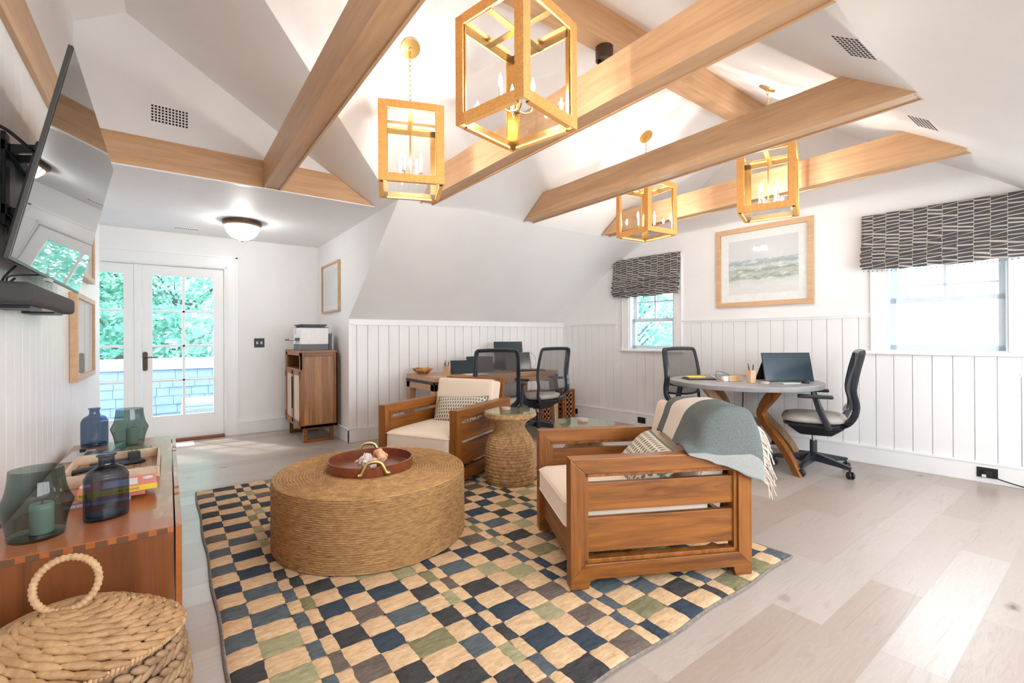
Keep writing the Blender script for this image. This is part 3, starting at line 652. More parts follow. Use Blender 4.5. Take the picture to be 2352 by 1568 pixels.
# ------------------------------------------------------------ rug
def rug():
    X0, X1_, Y0, Y1 = .165, 2.64, 1.085, 4.24
    cols = [.105, .14, .05, .05, .11, .105, .155, .10, .055, .05, .145, .105, .125, .05, .055, .15, .105, .14, .05, .06, .13, .105, .14, .10, .12, .10, .14]
    xs = [X0]; i = 0
    while xs[-1] < X1_-.04 and i < len(cols): xs.append(min(xs[-1]+cols[i], X1_)); i += 1
    xs[-1] = X1_
    rp = .1125; rows = round((Y1-Y0)/rp); rp = (Y1-Y0)/rows
    rn = random.Random(11); names = ['tan', 'navy', 'charcoal', 'slate', 'taupe', 'olive', 'sage']
    mb = MB(); z = .016
    def edge(x, y, s): return .006*noise.noise(Vector((x*s, y*s, 3.1)))+.003*noise.noise(Vector((x*90, y*90, 0)))
    nu, nv = 4, 6
    for ci in range(len(xs)-1):
        for rj in range(rows):
            k = 0 if (ci+rj) % 2 else rn.choices([1, 2, 3, 4, 5, 6], [3.6, 3.6, 3.0, 2.4, 1.3, 1.4])[0]
            x0, x1, y0, y1 = xs[ci], xs[ci+1], Y0+rj*rp, Y0+(rj+1)*rp
            def fn(s, t, x0=x0, x1=x1, y0=y0, y1=y1, k=k):
                x = x0+(x1-x0)*s; y = y0+(y1-y0)*t
                inner = min(s, 1-s, t, 1-t)
                ex = edge(x, y, 25) if X0+.001 < x < X1_-.001 else .004*math.sin(y*9)
                ey = edge(y, x, 22) if Y0+.001 < y < Y1-.001 else .006*math.sin(x*11)
                h = z+.0035*math.sin(PI*min(1, inner*6)/2)+.0028*noise.noise(Vector((x*60, y*95, k)))
                if not (X0+.001 < x < X1_-.001 and Y0+.001 < y < Y1-.001): h = .010
                return (x+ex, y+ey, h)
            mb.grid(fn, max(3, round((x1-x0)/.022)), nv, mi=k)
    r = tag(mb.build('rug', ['rug_'+n for n in names], smooth=True, angle=0), 'hand knotted rug checked in tan, navy, charcoal and olive under the armchairs', 'rug')
    b = MB(); pts = []
    n = 60
    for i in range(n): x = X0+(X1_-X0)*i/n; pts.append((x, Y0+.006*math.sin(x*11), .007))
    for i in range(n): y = Y0+(Y1-Y0)*i/n; pts.append((X1_+.004*math.sin(y*9), y, .007))
    for i in range(n): x = X1_-(X1_-X0)*i/n; pts.append((x, Y1+.006*math.sin(x*11), .007))
    for i in range(n): y = Y1-(Y1-Y0)*i/n; pts.append((X0+.004*math.sin(y*9), y, .007))
    b.tube(pts, .0075, 6, closed=True); b.build('binding', 'rugedge', r, smooth=True)
rug()
RUGZ = .021

# ------------------------------------------------------------ round jute ottoman with tray
ot = thing('ottoman', 'large round coffee-table ottoman of coiled braided rope', 'ottoman', (.982, 2.727, RUGZ))
def coil(prof_pts, up):
    return prof_pts
mb = MB(); Rr = .545; Hh = .368; pf = []; nc = 34
for i in range(nc):
    z0 = Hh*i/nc
    for q in (0, .25, .5, .75): pf.append((Rr-.0095*(1-math.sin(PI*q)) - .02*max(0, (z0/Hh-.93))*4, z0+q*Hh/nc))
mb.lathe(pf, 160, fn=lambda r, z, i, j: r+.003*noise.noise(Vector((math.cos(i*.0393)*9, math.sin(i*.0393)*9, z*60))))
mb.build('side_wrap', 'braid', ot, smooth=True, angle=0)
mb = MB(); pf = []; nc = 32; RT = Rr-.004
for i in range(nc):
    r0 = RT*(1-i/nc)
    for q in (0, .25, .5, .75): pf.append((r0-q*RT/nc, Hh+.009*math.sin(PI*q)-.0055))
pf.append((.001, Hh))
mb.lathe(pf, 160, fn=lambda r, z, i, j: max(.0005, r+.0025*noise.noise(Vector((math.cos(i*.0393)*r*30, math.sin(i*.0393)*r*30, 1)))))
mb.build('coiled_top', 'braid', ot, smooth=True, angle=0)
TZ = RUGZ+Hh+.004
tr = thing('serving_tray', 'round brown leather tray with two brass handles on the ottoman', 'tray', (.985, 2.765, TZ), R(12))
tr.location = (.985, 2.765, TZ)
pr_ = [(.0005, .004), (.228, .004), (.236, .008), (.240, .055), (.247, .055), (.246, 0), (.0005, 0)]
MB().lathe(pr_, 72).build('tray_body', 'leather', tr, smooth=True)
def tray_handle(a):
    h = MB(); pts = []
    base = [(-.085, .018), (-.066, .022), (-.052, .05), (-.036, .078), (-.010, .086), (.010, .086), (.036, .078), (.052, .05), (.066, .022), (.085, .018)]
    for u, z in base: pts.append(Vector((.250+.0*u, u, z)))
    pts = [catmull(pts, i/26) for i in range(27)]
    h.tube(pts, .0045, 8, ry=.0105, up=(1, 0, 0))
    for s_ in (-1, 1):
        for u in (.066, .085): h.blob((.256, s_*u, .02), (1, 0, 0), .004, .004, .004, nu=8, nv=4)
    o = h.build('handle', 'brasspale', tr, smooth=True); o.rotation_euler = (0, 0, a); return o
tray_handle(R(-118)); tray_handle(R(62))
def shell(name, label, loc, rz, m, s, grp='seashells in the leather tray', spikes=7):
    o = MB(); pts = []; rr = []
    for i in range(70):
        t = i/69; a = t*PI*5.5; rad = .034*(1-t)**1.1*s+.001
        pts.append((rad*math.cos(a)*.9, -.028*s+.075*t*s, .020*s+rad*math.sin(a)*.8)); rr.append(.022*(1-t)**.9*s+.002)
    o.tube(pts, 1, 8, radii=rr, up=(0, 1, 0))
    for k in range(spikes):
        a = k/spikes*PI*1.8; o.lathe([(.009*s, 0), (.004*s, .014*s), (.0005, .022*s)], 6, (.028*s*math.cos(a), -.018*s+k*.005*s, .026*s+.024*s*math.sin(a)))
    o.blob((.004, -.04*s, .014*s), (.3, 1, 0), .03*s, .02*s, .012*s)
    ob = o.build(name, m, smooth=True, angle=50)
    zmin = min(v.co.z for v in ob.data.vertices); ob.location = (loc[0], loc[1], loc[2]-zmin); ob.rotation_euler = (0, 0, rz); tag(ob, label, 'seashell', grp); return ob
shell('seashell', 'grey banded whelk shell lying left in the leather tray', (.925, 2.73, TZ+.005), R(60), 'shell', 1.05)
shell('seashell', 'orange knobbly conch shell standing right in the leather tray', (1.055, 2.775, TZ+.005), R(-70), 'shellp', 1.1, spikes=9)
shell('seashell', 'small striped snail shell lying between the two larger shells', (.952, 2.668, TZ+.005), R(150), 'shell', .62, spikes=3)

# ------------------------------------------------------------ armchairs
CH_L, CH_H = .905, .593
def armchair(name, label, loc, rz, W):
    o = thing(name, label, 'armchair', loc, rz, 'teak framed lounge chairs'); T = .072; inn = .018
    for side, y0 in (('near', 0), ('far', W-T)):
        y1 = y0+T
        # mitred outer frame: front post, back post, top and bottom rails
        L = CH_L; H = CH_H; z0 = .042; a = .07
        outer = [(0, z0), (L, z0), (L, H), (0, H)]; inner = [(a, z0+a), (L-a, z0+a), (L-a, H-a), (a, H-a)]
        for k, (nm, m_) in enumerate((('bottom_rail', 'teakX'), ('back_post', 'teakZ'), ('arm_rail', 'teakX'), ('front_post', 'teakZ'))):
            q = [outer[k], outer[(k+1) % 4], inner[(k+1) % 4], inner[k]]
            MB().prism([(x, y0, z) for x, z in q], (0, T, 0)).build(nm, m_, o, bevel=.003)
        # inner moulding, set back a little
        q = MB(); b_ = .018
        q.box((a, y0+.012, z0+a), (L-a, y1-.012, z0+a+b_)); q.box((a, y0+.012, H-a-b_), (L-a, y1-.012, H-a)); q.box((a, y0+.012, z0+a), (a+b_, y1-.012, H-a)); q.box((L-a-b_, y0+.012, z0+a), (L-a, y1-.012, H-a))
        q.build('inner_moulding', 'teakZ', o, bevel=.002)
        for s0, s1 in ((.345, .475), (.158, .315)):
            MB().box((a+b_-.002, y0+.022, s0), (L-a-b_+.002, y1-.022, s1)).build('side_slat', 'teakX', o, bevel=.002)
        for x0, x1 in ((0, .085), (L-.085, L)):
            sgn = 1 if x0 == 0 else -1
            MB().prism([(x0, y0+.002, 0), (x1, y0+.002, 0), (x1+(.012 if sgn > 0 else 0), y0+.002, .045), (x0-(.012 if sgn < 0 else 0), y0+.002, .045)], (0, T-.004, 0)).build('foot', 'teakX', o, bevel=.002)
    BOX((.025, T, .085), (.055, W-T, .235)).build('front_rail', 'teakY', o, bevel=.003)
    BOX((.06, T, .205), (.80, W-T, .235)).build('seat_deck', 'teakY', o)
    # raked back: frame with slats
    bm = MB()
    def back(y): return y
    lean = .13; zb, zt = .16, .765; xb, xt = .80, .905
    bk = MB(); bk.prism([(xb, T, zb), (xb+.035, T, zb), (xt+.03, T, zt), (xt-.005, T, zt)], (0, .06, 0)); bk.build('back_stile', 'teakZ', o, bevel=.002); bk = MB(); bk.prism([(xb, W-T-.06, zb), (xb+.035, W-T-.06, zb), (xt+.03, W-T-.06, zt), (xt-.005, W-T-.06, zt)], (0, .06, 0)); bk.build('back_stile', 'teakZ', o, bevel=.002)
    def bx(z): return xb+(xt-xb)*(z-zb)/(zt-zb)
    for za, zc_ in ((.69, .765), (.56, .65), (.43, .52), (.30, .39), (.17, .26)):
        MB().prism([(bx(za)+.003, T+.06, za), (bx(za)+.032, T+.06, za), (bx(zc_)+.032, T+.06, zc_), (bx(zc_)+.003, T+.06, zc_)], (0, W-2*T-.12, 0)).build('back_slat', 'teakY', o, bevel=.002)
    def cushion(nm, c, sx, sy, sz, rot=0, puff=.018):
        mt = Matrix.Translation(c) @ Matrix.Rotation(rot, 4, 'Y')
        ob = MB(mt).softbox(sx, sy, sz, .030, puff).build(nm, 'fabric', o, smooth=True, angle=0)
        up = sz < sx; rr = .026
        for sg in (-1, 1):
            if up: zz = sg*(sz/2-.022); loop = rounded([(-sx/2, 0, zz), (-sx/2, -sy/2, zz), (sx/2, -sy/2, zz), (sx/2, sy/2, zz), (-sx/2, sy/2, zz), (-sx/2, 0.001, zz)], rr)
            else: xx = sg*(sx/2-.022); loop = rounded([(xx, 0, -sz/2), (xx, -sy/2, -sz/2), (xx, -sy/2, sz/2), (xx, sy/2, sz/2), (xx, sy/2, -sz/2), (xx, .001, -sz/2)], rr)
            MB(mt).tube(loop, .0035, 6, closed=True).build('piping', 'fabric', ob, smooth=True)
        return ob
    cushion('seat_cushion', (.365, W/2, .315), .74, W-2*T-.012, .150)
    cushion('back_cushion', (.765, W/2, .558), .145, W-2*T-.02, .395, R(13), .018)
    return o
CR = armchair('armchair', 'teak armchair with a grey throw over its back, nearest the front of the photo', (1.460, 1.526, RUGZ), R(-27.6), .735)
CL = armchair('armchair', 'teak armchair with bare cream cushions, behind the round ottoman', (1.752, 3.055, RUGZ), R(27.24), .775)
def pillow(label, W_, H_, D_, mtx):
    b = MB(); n = 22
    for sg in (-1, 1):
        def fn(s, t, sg=sg):
            u = (s-.5)*2; v = (t-.5)*2; k = max(0, (1-u**4)*(1-v**4))**.55
            pin = 1-.05*(1-abs(v)**2)*abs(u)**2-.0*u; pin2 = 1-.05*(1-u*u)*abs(v)**2
            return (sg*D_/2*k, u*W_/2*(1-.06*(1-v*v)), v*H_/2*(1-.06*(1-u*u)))
        b.grid(fn, n, n)
    o = b.build('throw_pillow', 'pillow', smooth=True, angle=0); o.matrix_world = mtx
    pts = [(0, u*W_/2*(1-.06*(1-v*v)), v*H_/2*(1-.06*(1-u*u))) for u, v in [(-1+2*i/10, -1) for i in range(10)]+[(1, -1+2*i/10) for i in range(10)]+[(1-2*i/10, 1) for i in range(10)]+[(-1, 1-2*i/10) for i in range(10)]]
    q = MB().tube(pts, .006, 6, closed=True).build('edge_piping', 'piping', o, smooth=True)
    return tag(o, label, 'pillow', 'oval print pillows')
def chair_m(loc, rz): return Matrix.Translation(loc) @ Matrix.Rotation(rz, 4, 'Z')
mR = chair_m((1.460, 1.526, RUGZ), R(-27.6)); mL = chair_m((1.752, 3.055, RUGZ), R(27.24))
pillow('green oval print pillow in the armchair that carries the throw', .44, .30, .15, mR @ Matrix.Translation((.50, .30, .475)) @ Matrix.Rotation(R(42), 4, 'Y') @ Matrix.Rotation(R(8), 4, 'X'))
pillow('green oval print pillow in the armchair with bare cream cushions', .52, .28, .13, mL @ Matrix.Translation((.60, .36, .49)) @ Matrix.Rotation(R(34), 4, 'Y') @ Matrix.Rotation(R(-4), 4, 'X'))

# ------------------------------------------------------------ the throw on the near armchair
RW = [  # rows along the ridge from the far edge (s=0) to the outer hem (s=1): front ... back
 [(.665, .50, .60), (.700, .50, .68), (.738, .50, .765), (.83, .50, .792), (.925, .49, .778), (.965, .48, .66), (.98, .47, .50)],
 [(.645, .34, .60), (.690, .36, .68), (.738, .37, .765), (.83, .37, .796), (.935, .36, .782), (.975, .35, .66), (.985, .34, .50)],
 [(.615, .20, .60), (.665, .22, .66), (.730, .23, .752), (.83, .23, .796), (.935, .22, .780), (.975, .21, .68), (.985, .20, .56)],
 [(.585, .10, .608), (.65, .11, .64), (.705, .115, .735), (.80, .115, .792), (.925, .10, .785), (.962, .09, .74), (.978, .085, .69)],
 [(.57, .05, .608), (.64, .052, .625), (.70, .055, .705), (.80, .055, .775), (.912, .045, .765), (.948, .03, .705), (.962, .018, .65)],
 [(.565, -.006, .602), (.64, -.010, .600), (.72, -.012, .603), (.82, -.016, .62), (.90, -.018, .625), (.938, -.018, .595), (.955, -.016, .555)],
 [(.57, -.016, .585), (.65, -.022, .56), (.72, -.025, .535), (.81, -.030, .505), (.88, -.032, .475), (.925, -.032, .455), (.945, -.03, .44)]]
def throw_pt(s, t):
    cols = [catmull(r, t) for r in RW]; p = catmull(cols, s)
    w_ = .003*math.sin(s*13+t*7)+.008*abs(noise.noise(Vector((s*5, t*3.5, 2))))+.004*noise.noise(Vector((s*14, t*9, 5)))
    return (p.x+w_*.6, p.y+w_*.3, p.z+w_+.004)
th = MB(mR)
def throw_mi(i, j):
    s = (i+.5)/80
    if s > .885: return 2
    if s < .085: return 0
    return 1 if s < .27 else 0
th.grid(lambda s, t: throw_pt(s, t), 80, 60, mif=throw_mi)
tho = th.build('throw_blanket', ['thgrey', 'thcream', 'thlight'], smooth=True, solid=.006, angle=0)
tag(tho, 'grey green fringed wool throw with one cream stripe, draped over the armchair back', 'throw blanket')
fr = MB(mR); rn = random.Random(4)
for i in range(95):
    s = .02+.975*i/94; p = Vector(throw_pt(s, 1)); q = Vector(throw_pt(s, .97)); d = (p-q).normalized()
    a = p+Vector((rn.uniform(.018, .04), rn.uniform(-.015, .004), -.035)); b_ = a+Vector((rn.uniform(-.005, .022), rn.uniform(-.02, .008), -.045-.02*rn.random()))
    fr.tube([p, (p+a)/2+Vector((.004, 0, 0)), a, b_], .0026, 5)
fr.build('fringe', 'fringe', tho, smooth=True)

# ------------------------------------------------------------ woven side tables
def side_table(label, loc):
    o = thing('woven_side_table', label, 'side table', loc, 0, 'hourglass woven side tables with glass tops')
    ctrl = [(.185, 0), (.196, .03), (.202, .12), (.200, .22), (.192, .29), (.165, .355), (.128, .405), (.115, .435), (.128, .468), (.165, .50), (.203, .52), (.208, .535), (.205, .552), (.198, .556)]
    N_ = 200; rows = 46; per = 3; pf = []
    for i in range(rows*per+1):
        p = catmull([(r, 0, z) for r, z in ctrl], i/(rows*per)); pf.append((p.x, p.z))
    mb = MB()
    def fn(r, z, i, j):
        row = j/per; k = int(row); ph = math.sin(PI*(row-k))
        return r+.0085*ph*(.45+.55*abs(math.sin(PI*(i/5.0+(k % 2)*.5))))-.003
    mb.lathe(pf, N_, fn=fn); mb.build('woven_body', 'seagrass', o, smooth=True, angle=0)
    MB().lathe([(.0005, .549), (.196, .551), (.196, .556), (.0005, .5565)], 40).build('woven_top', 'seagrass', o, smooth=True)
    MB().lathe([(.0005, .557), (.206, .557), (.208, .560), (.208, .563), (.206, .566), (.0005, .566)], 64).build('glass_top', 'tabglass', o, smooth=True)
    return o
side_table('hourglass woven side table with a glass top, standing left of the two on the rug', (2.21, 3.005, RUGZ-.002))
side_table('hourglass woven side table mostly hidden behind the near armchair', (2.30, 2.262, RUGZ-.002))
def coaster(label, loc):
    o = thing('candle_tin', label, 'candle tin', loc, 0, 'round copper tins'); MB().lathe([(.0005, 0), (.034, 0), (.036, .003), (.036, .012), (.0005, .012)], 28).build('tin', 'tin', o, smooth=True)
    MB().lathe([(.037, .012), (.038, .014), (.038, .018), (.030, .020), (.0005, .0195)], 28).build('lid', 'cover_grey', o, smooth=True)
coaster('pink copper tin on the left woven side table', (2.195, 3.04, RUGZ+.565))
coaster('pink copper tin on the woven side table behind the near armchair', (2.31, 2.29, RUGZ+.565))
# ------------------------------------------------------------ office chairs
def office_chair():
    o = thing('office_chair', 'x', 'office chair'); o['group'] = 'mesh back office chairs'
    for k in range(5):
        a = k*2*PI/5; ca, sa = math.cos(a), math.sin(a); g = MB(Matrix.Rotation(a, 4, 'Z'))
        g.prism([(.03, -.022, .10), (.03, .022, .10), (.03, .026, .155), (.03, -.026, .155)], (.001, 0, 0))
        g.add([(.02, -.024, .085), (.02, .024, .085), (.30, .012, .072), (.30, -.012, .072), (.02, -.022, .155), (.02, .022, .155), (.31, .014, .098), (.31, -.014, .098)], [(0, 1, 2, 3), (4, 5, 6, 7), (0, 3, 7, 4), (1, 2, 6, 5), (2, 3, 7, 6), (0, 1, 5, 4)])
        lg = g.build('leg', 'blacks', o, bevel=.004)
        c_ = MB(Matrix.Rotation(a, 4, 'Z') @ Matrix.Translation((.30, 0, 0)))
        c_.tube([(0, 0, .085), (0, 0, .045)], .008, 8)
        for s_ in (-1, 1):
            c_.m = Matrix.Rotation(a, 4, 'Z') @ Matrix.Translation((.305, 0, .03)) @ Matrix.Rotation(.6+k, 4, 'Z') @ Matrix.Translation((0, s_*.013, 0)) @ Matrix.Rotation(PI/2, 4, 'X')
            c_.lathe([(.001, -.009), (.026, -.009), (.03, -.005), (.03, .005), (.026, .009), (.001, .009)], 20)
        c_.build('caster', 'black', lg, smooth=True)
    MB().tube([(0, 0, .08), (0, 0, .26)], .028, 16).build('base_column', 'blacks', o, smooth=True)
    MB().tube([(0, 0, .2), (0, 0, .40)], .014, 14).build('gas_lift', 'metal', o, smooth=True)
    m_ = MB(); m_.add([(-.13, -.07, .31), (.10, -.07, .31), (.10, .07, .31), (-.13, .07, .31), (-.22, -.20, .405), (.20, -.20, .405), (.20, .20, .405), (-.22, .20, .405)], [(0, 3, 2, 1), (4, 5, 6, 7), (0, 1, 5, 4), (1, 2, 6, 5), (2, 3, 7, 6), (3, 0, 4, 7)])
    m_.build('tilt_mechanism', 'black', o, bevel=.02, seg=3)
    def seat(z0, z1, grow, nm, mm):
        b = MB(); n = 20
        def rad(a): return 1/((abs(math.cos(a))**3.2+abs(math.sin(a))**3.2)**(1/3.2))
        pf = [(.001, 0), (.8, 0), (.97, .25), (1, .55), (.95, .85), (.75, 1), (.001, 1.03)]; vs = []; N_ = 48
        for r_, h in pf:
            for i in range(N_):
                a = 2*PI*i/N_; q = r_*rad(a); x = q*math.cos(a)*(.235+grow); y = q*math.sin(a)*(.24+grow)
                zz = z0+(z1-z0)*h-.05*max(0, x-.12)**2*12+.0*y; vs.append((x, y, zz))
        fs = [(j*N_+i, j*N_+(i+1) % N_, (j+1)*N_+(i+1) % N_, (j+1)*N_+i) for j in range(len(pf)-1) for i in range(N_)]
        b.add(vs, fs); return b.build(nm, mm, o, smooth=True, angle=70)
    seat(.40, .432, -.005, 'seat_pan', 'blacks'); seat(.43, .50, .006, 'seat_cushion', 'seatgrey')
    # back frame: a loop that leans back and swoops in under the seat
    yw = .215
    side = [(-.06, .30, .405), (-.20, .62, .425), (-.262, 1, .50), (-.285, 1.03, .60), (-.265, 1.04, .72), (-.285, 1.02, .86), (-.318, .97, 1.0), (-.325, .90, 1.03)]
    def sp(t): return catmull([(x, f, z) for x, f, z in side], t)
    pts = []
    for i in range(25): p = sp(i/24); pts.append((p.x, -yw*p.y, p.z))
    for i in range(1, 8):
        a = -PI/2+PI*i/8; pts.append((-.328, yw*.9*math.sin(a), 1.03+.008*math.cos(a)))
    for i in range(24, -1, -1): p = sp(i/24); pts.append((p.x, yw*p.y, p.z))
    MB().tube(pts, .017, 10, ry=.030, up=(0, 1, 0)).build('back_frame', 'blacks', o, smooth=True)
    MB().tube([(-.265, -yw, .56), (-.235, -.10, .545), (-.228, 0, .542), (-.235, .10, .545), (-.265, yw, .56)], .012, 8, ry=.02).build('lower_crossbar', 'blacks', o, smooth=True)
    def bf(s, t):
        z = .55+.47*t; k = (z-.5)/.53; x = catmull([(x, 0, z_) for x, f, z_ in side[2:]], min(1, max(0, (z-.50)/.53))).x
        return (x+.022*(1-(2*s-1)**2), (2*s-1)*yw*(1.0 if z < .9 else 1-.5*(z-.9)), z)
    MB().grid(bf, 12, 16).build('back_mesh', 'mesh', o, smooth=True, angle=0)
    for sg in (-1, 1):
        a_ = MB(); a_.tube([(-.10, sg*.20, .40), (-.09, sg*.262, .43), (-.035, sg*.272, .56), (-.01, sg*.272, .655)], .016, 8, ry=.028)
        ar = a_.build('arm_post', 'blacks', o, smooth=True)
        p_ = MB(); p_.box((-.13, sg*.272-.042, .655), (.12, sg*.272+.042, .682)); p_.build('arm_pad', 'black', ar, bevel=.012, seg=3)
    return o
oc0 = office_chair()
OC = [((4.53, 1.68), 112, 'black mesh office chair with taupe seat at the right of the round table'),
      ((4.50, 2.72), -105, 'black mesh office chair behind the round table, below the small window'),
      ((2.88, 4.16), 56, 'black mesh office chair pushed to the long desk, directly behind the cream armchair'),
      ((3.62, 4.35), 90, 'black mesh office chair with visible star base at the right end of the long desk')]
for i, ((x, y), a, lb) in enumerate(OC):
    o = oc0 if i == 0 else copy_tree(oc0)
    o.location = (x, y, 0); o.rotation_euler = (0, 0, R(a)); o['label'] = lb

# ------------------------------------------------------------ round table
rt = thing('round_table', 'round grey-topped table on curved teak legs by the windows', 'table', (4.446, 2.255, 0), R(-20))
MB().lathe([(.0005, .70), (.60, .70), (.655, .703), (.662, .712), (.662, .742), (.656, .748), (.0005, .748)], 96).build('tabletop', 'tablegrey', rt, smooth=True)
for k in range(4):
    g = MB(Matrix.Rotation(R(k*90-92), 4, 'Z')); n = 16; top = []; w_ = .05
    ctl = [(.42, .70), (.34, .61), (.26, .53), (.225, .455), (.30, .355), (.44, .235), (.555, .11), (.63, 0)]
    pts = [catmull([(x, 0, z) for x, z in ctl], i/24) for i in range(25)]
    for i in range(24):
        pass
    vs = []; fs = []
    for i, p in enumerate(pts):
        a = pts[max(0, i-1)]; b = pts[min(24, i+1)]; t = (b-a).normalized(); nn = Vector((t.z, 0, -t.x))
        if i == 24: nn = Vector((1, 0, 0))
        if i == 0: nn = Vector((-1, 0, 0)) if nn.x < 0 else Vector((1, 0, 0))
        if nn.x < 0 : nn = -nn
        h = .037-.006*i/24
        for sy, sx_ in ((-1, -1), (1, -1), (1, 1), (-1, 1)): vs.append(p+nn*h*sx_+Vector((0, sy*.022, 0)))
    for i in range(24):
        for j in range(4): fs.append((i*4+j, i*4+(j+1) % 4, (i+1)*4+(j+1) % 4, (i+1)*4+j))
    fs += [(0, 1, 2, 3), (96, 97, 98, 99)]
    g.add(vs, fs); g.build('leg', 'teakZ' if k in (0,) else 'walnutZ', rt, bevel=.003, smooth=True, angle=35)
MB().lathe([(.0005, .34), (.20, .34), (.20, .37), (.0005, .37)], 24).build('leg_ring', 'walnutX', rt)
TT = .7485
# things on the round table
def pencil_cup(label, loc, rz, zt=.115):
    o = thing('pencil_cup', label, 'pencil cup', loc, rz, 'faceted wooden pencil cups'); b = MB(); n = 6
    b.lathe([(.0005, 0), (.040, 0), (.043, .02), (.046, zt), (.036, zt), (.034, .012), (.0005, .012)], n, fn=lambda r, z, i, j: r*(1.0 if (i+(z > .05)) % 2 else .9))
    b.build('cup', 'frame', o)
    for k, (dx, dy, m_) in enumerate(((-.012, .01, 'black'), (.008, -.008, 'black'), (.0, .014, 'grey'))):
        tag(MB(Matrix.Translation(loc) @ Matrix.Rotation(rz, 4, 'Z')).tube([(dx*.3, dy*.3, .014), (dx*1.9, dy*1.9, zt+.035+.012*k)], .0045, 8).build('pen', m_, smooth=True), 'pen standing in the '+label.split(' on ')[0]+' on '+label.split(' on ')[1], 'pen', 'pens in the '+label.split(' on ')[1]+' cup')
    return o
def portable_monitor(label, c, rz, w_, h, tilt, stand=True, m_='screenblue', grp='portable screens'):
    o = thing('portable_monitor', label, 'monitor', c, rz, grp)     # local: screen faces -y, x to the right
    mt = Matrix.Rotation(-tilt, 4, 'X')
    MB(mt).box((-w_/2, -.004, 0), (w_/2, .004, h)).build('case', 'black', o, bevel=.002)
    MB(mt).box((-w_/2+.006, -.0052, .010), (w_/2-.006, -.0042, h-.006)).build('screen', m_, o)
    if stand:
        MB().add([(-w_/2+.01, .006+math.sin(tilt)*h*.75, h*.75*math.cos(tilt)), (w_/2-.01, .006+math.sin(tilt)*h*.75, h*.75*math.cos(tilt)), (w_/2-.01, .18, .003), (-w_/2+.01, .18, .003)], [(0, 1, 2, 3)]).build('folding_stand', 'black', o, solid=.004)
    return o
# positions given in table space
mon = portable_monitor('wide dark portable monitor propped on the round table', (4.60, 1.90, TT+.002), R(-35), .46, .27, R(14))
kb = thing('mouse', 'black computer mouse on the round table in front of the monitor', 'mouse', (4.575, 1.755, TT))
MB().blob((0, 0, .006), (1, .4, 0), .055, .032, .026, nu=14, nv=10).build('mouse_body', 'black', kb, smooth=True)
MB().blob((-.03, .012, .022), (1, .4, 0), .008, .003, .006).build('scroll_wheel', 'redcable', kb, smooth=True)
nb = thing('notebook', 'mint green notebook lying on the round table before the monitor', 'notebook', (4.41, 1.835, TT), R(-28))
BOX((-.085, -.05, 0), (.085, .05, .008)).build('cover', 'green', nb, bevel=.001); BOX((-.08, -.0505, .002), (.083, .046, .006)).build('pages', 'paper', nb)
coaster('pink copper tin on the round grey table', (4.24, 1.955, TT))
pencil_cup('faceted wooden pencil cup on the round grey table', (4.235, 2.07, TT), R(20))
ps = thing('power_strip', 'wooden power block with white plug on the round table', 'power strip', (4.25, 2.245, TT), R(-33))
BOX((-.055, -.028, 0), (.075, .028, .052)).build('wood_block', 'frame', ps, bevel=.003); BOX((-.105, -.022, 0), (-.055, .022, .046)).build('charger', 'white', ps, bevel=.006)
for nm, z, m_ in (('black', 0, 'black'), ):
    lt = thing('tablet', 'black closed tablet lying on the round table', 'tablet', (4.20, 2.57, TT), R(-38)); BOX((-.14, -.09, 0), (.14, .09, .009)).build('slab', 'gloss', lt, bevel=.003); BOX((-.12, -.10, .009), (.16, .08, .016)).build('sleeve', 'grey', lt, bevel=.002)
yp = thing('yellow_folder', 'yellow folder on top of the black tablet', 'folder', (4.18, 2.58, TT+.017), R(-34)); BOX((-.095, -.045, 0), (.075, .045, .012)).build('cover', 'yellow', yp, bevel=.004)
def cable(name, label, pts, m_='rubber', r=.0022, grp=None, n=40):
    P_ = [catmull(pts, i/n) for i in range(n+1)]
    return tag(MB().tube(P_, r, 6).build(name, m_, smooth=True), label, 'cable', grp)
cable('charging_cable', 'black cable curling up behind the power block', [(4.16, 2.36, TT+.02), (4.20, 2.38, TT+.085), (4.29, 2.32, TT+.06), (4.33, 2.28, TT+.004)])
cable('charging_cable', 'red charging cable tangled beside the white plug', [(4.12, 2.38, TT+.01), (4.09, 2.31, TT+.004), (4.14, 2.27, TT+.012), (4.16, 2.40, TT+.02), (4.20, 2.46, TT+.02)], 'redcable', .0016)
cable('charging_cable', 'white charging cable arching over the tablet', [(4.14, 2.34, TT+.02), (4.12, 2.42, TT+.07), (4.15, 2.48, TT+.05), (4.18, 2.52, TT+.03)], 'white', .0016)
cable('monitor_cable', 'black cables looping out behind the portable monitor', [(4.80, 1.86, TT+.05), (4.88, 1.84, TT+.11), (4.95, 1.86, TT+.06), (4.94, 1.90, TT+.004), (4.84, 1.95, TT+.004)], r=.003)
cable('hanging_cable', 'striped black cord hanging below the round table', [(4.50, 2.28, .70), (4.49, 2.28, .5), (4.48, 2.30, .30), (4.50, 2.34, .05), (4.7, 2.3, .008), (5.05, 2.25, .06)], r=.006)

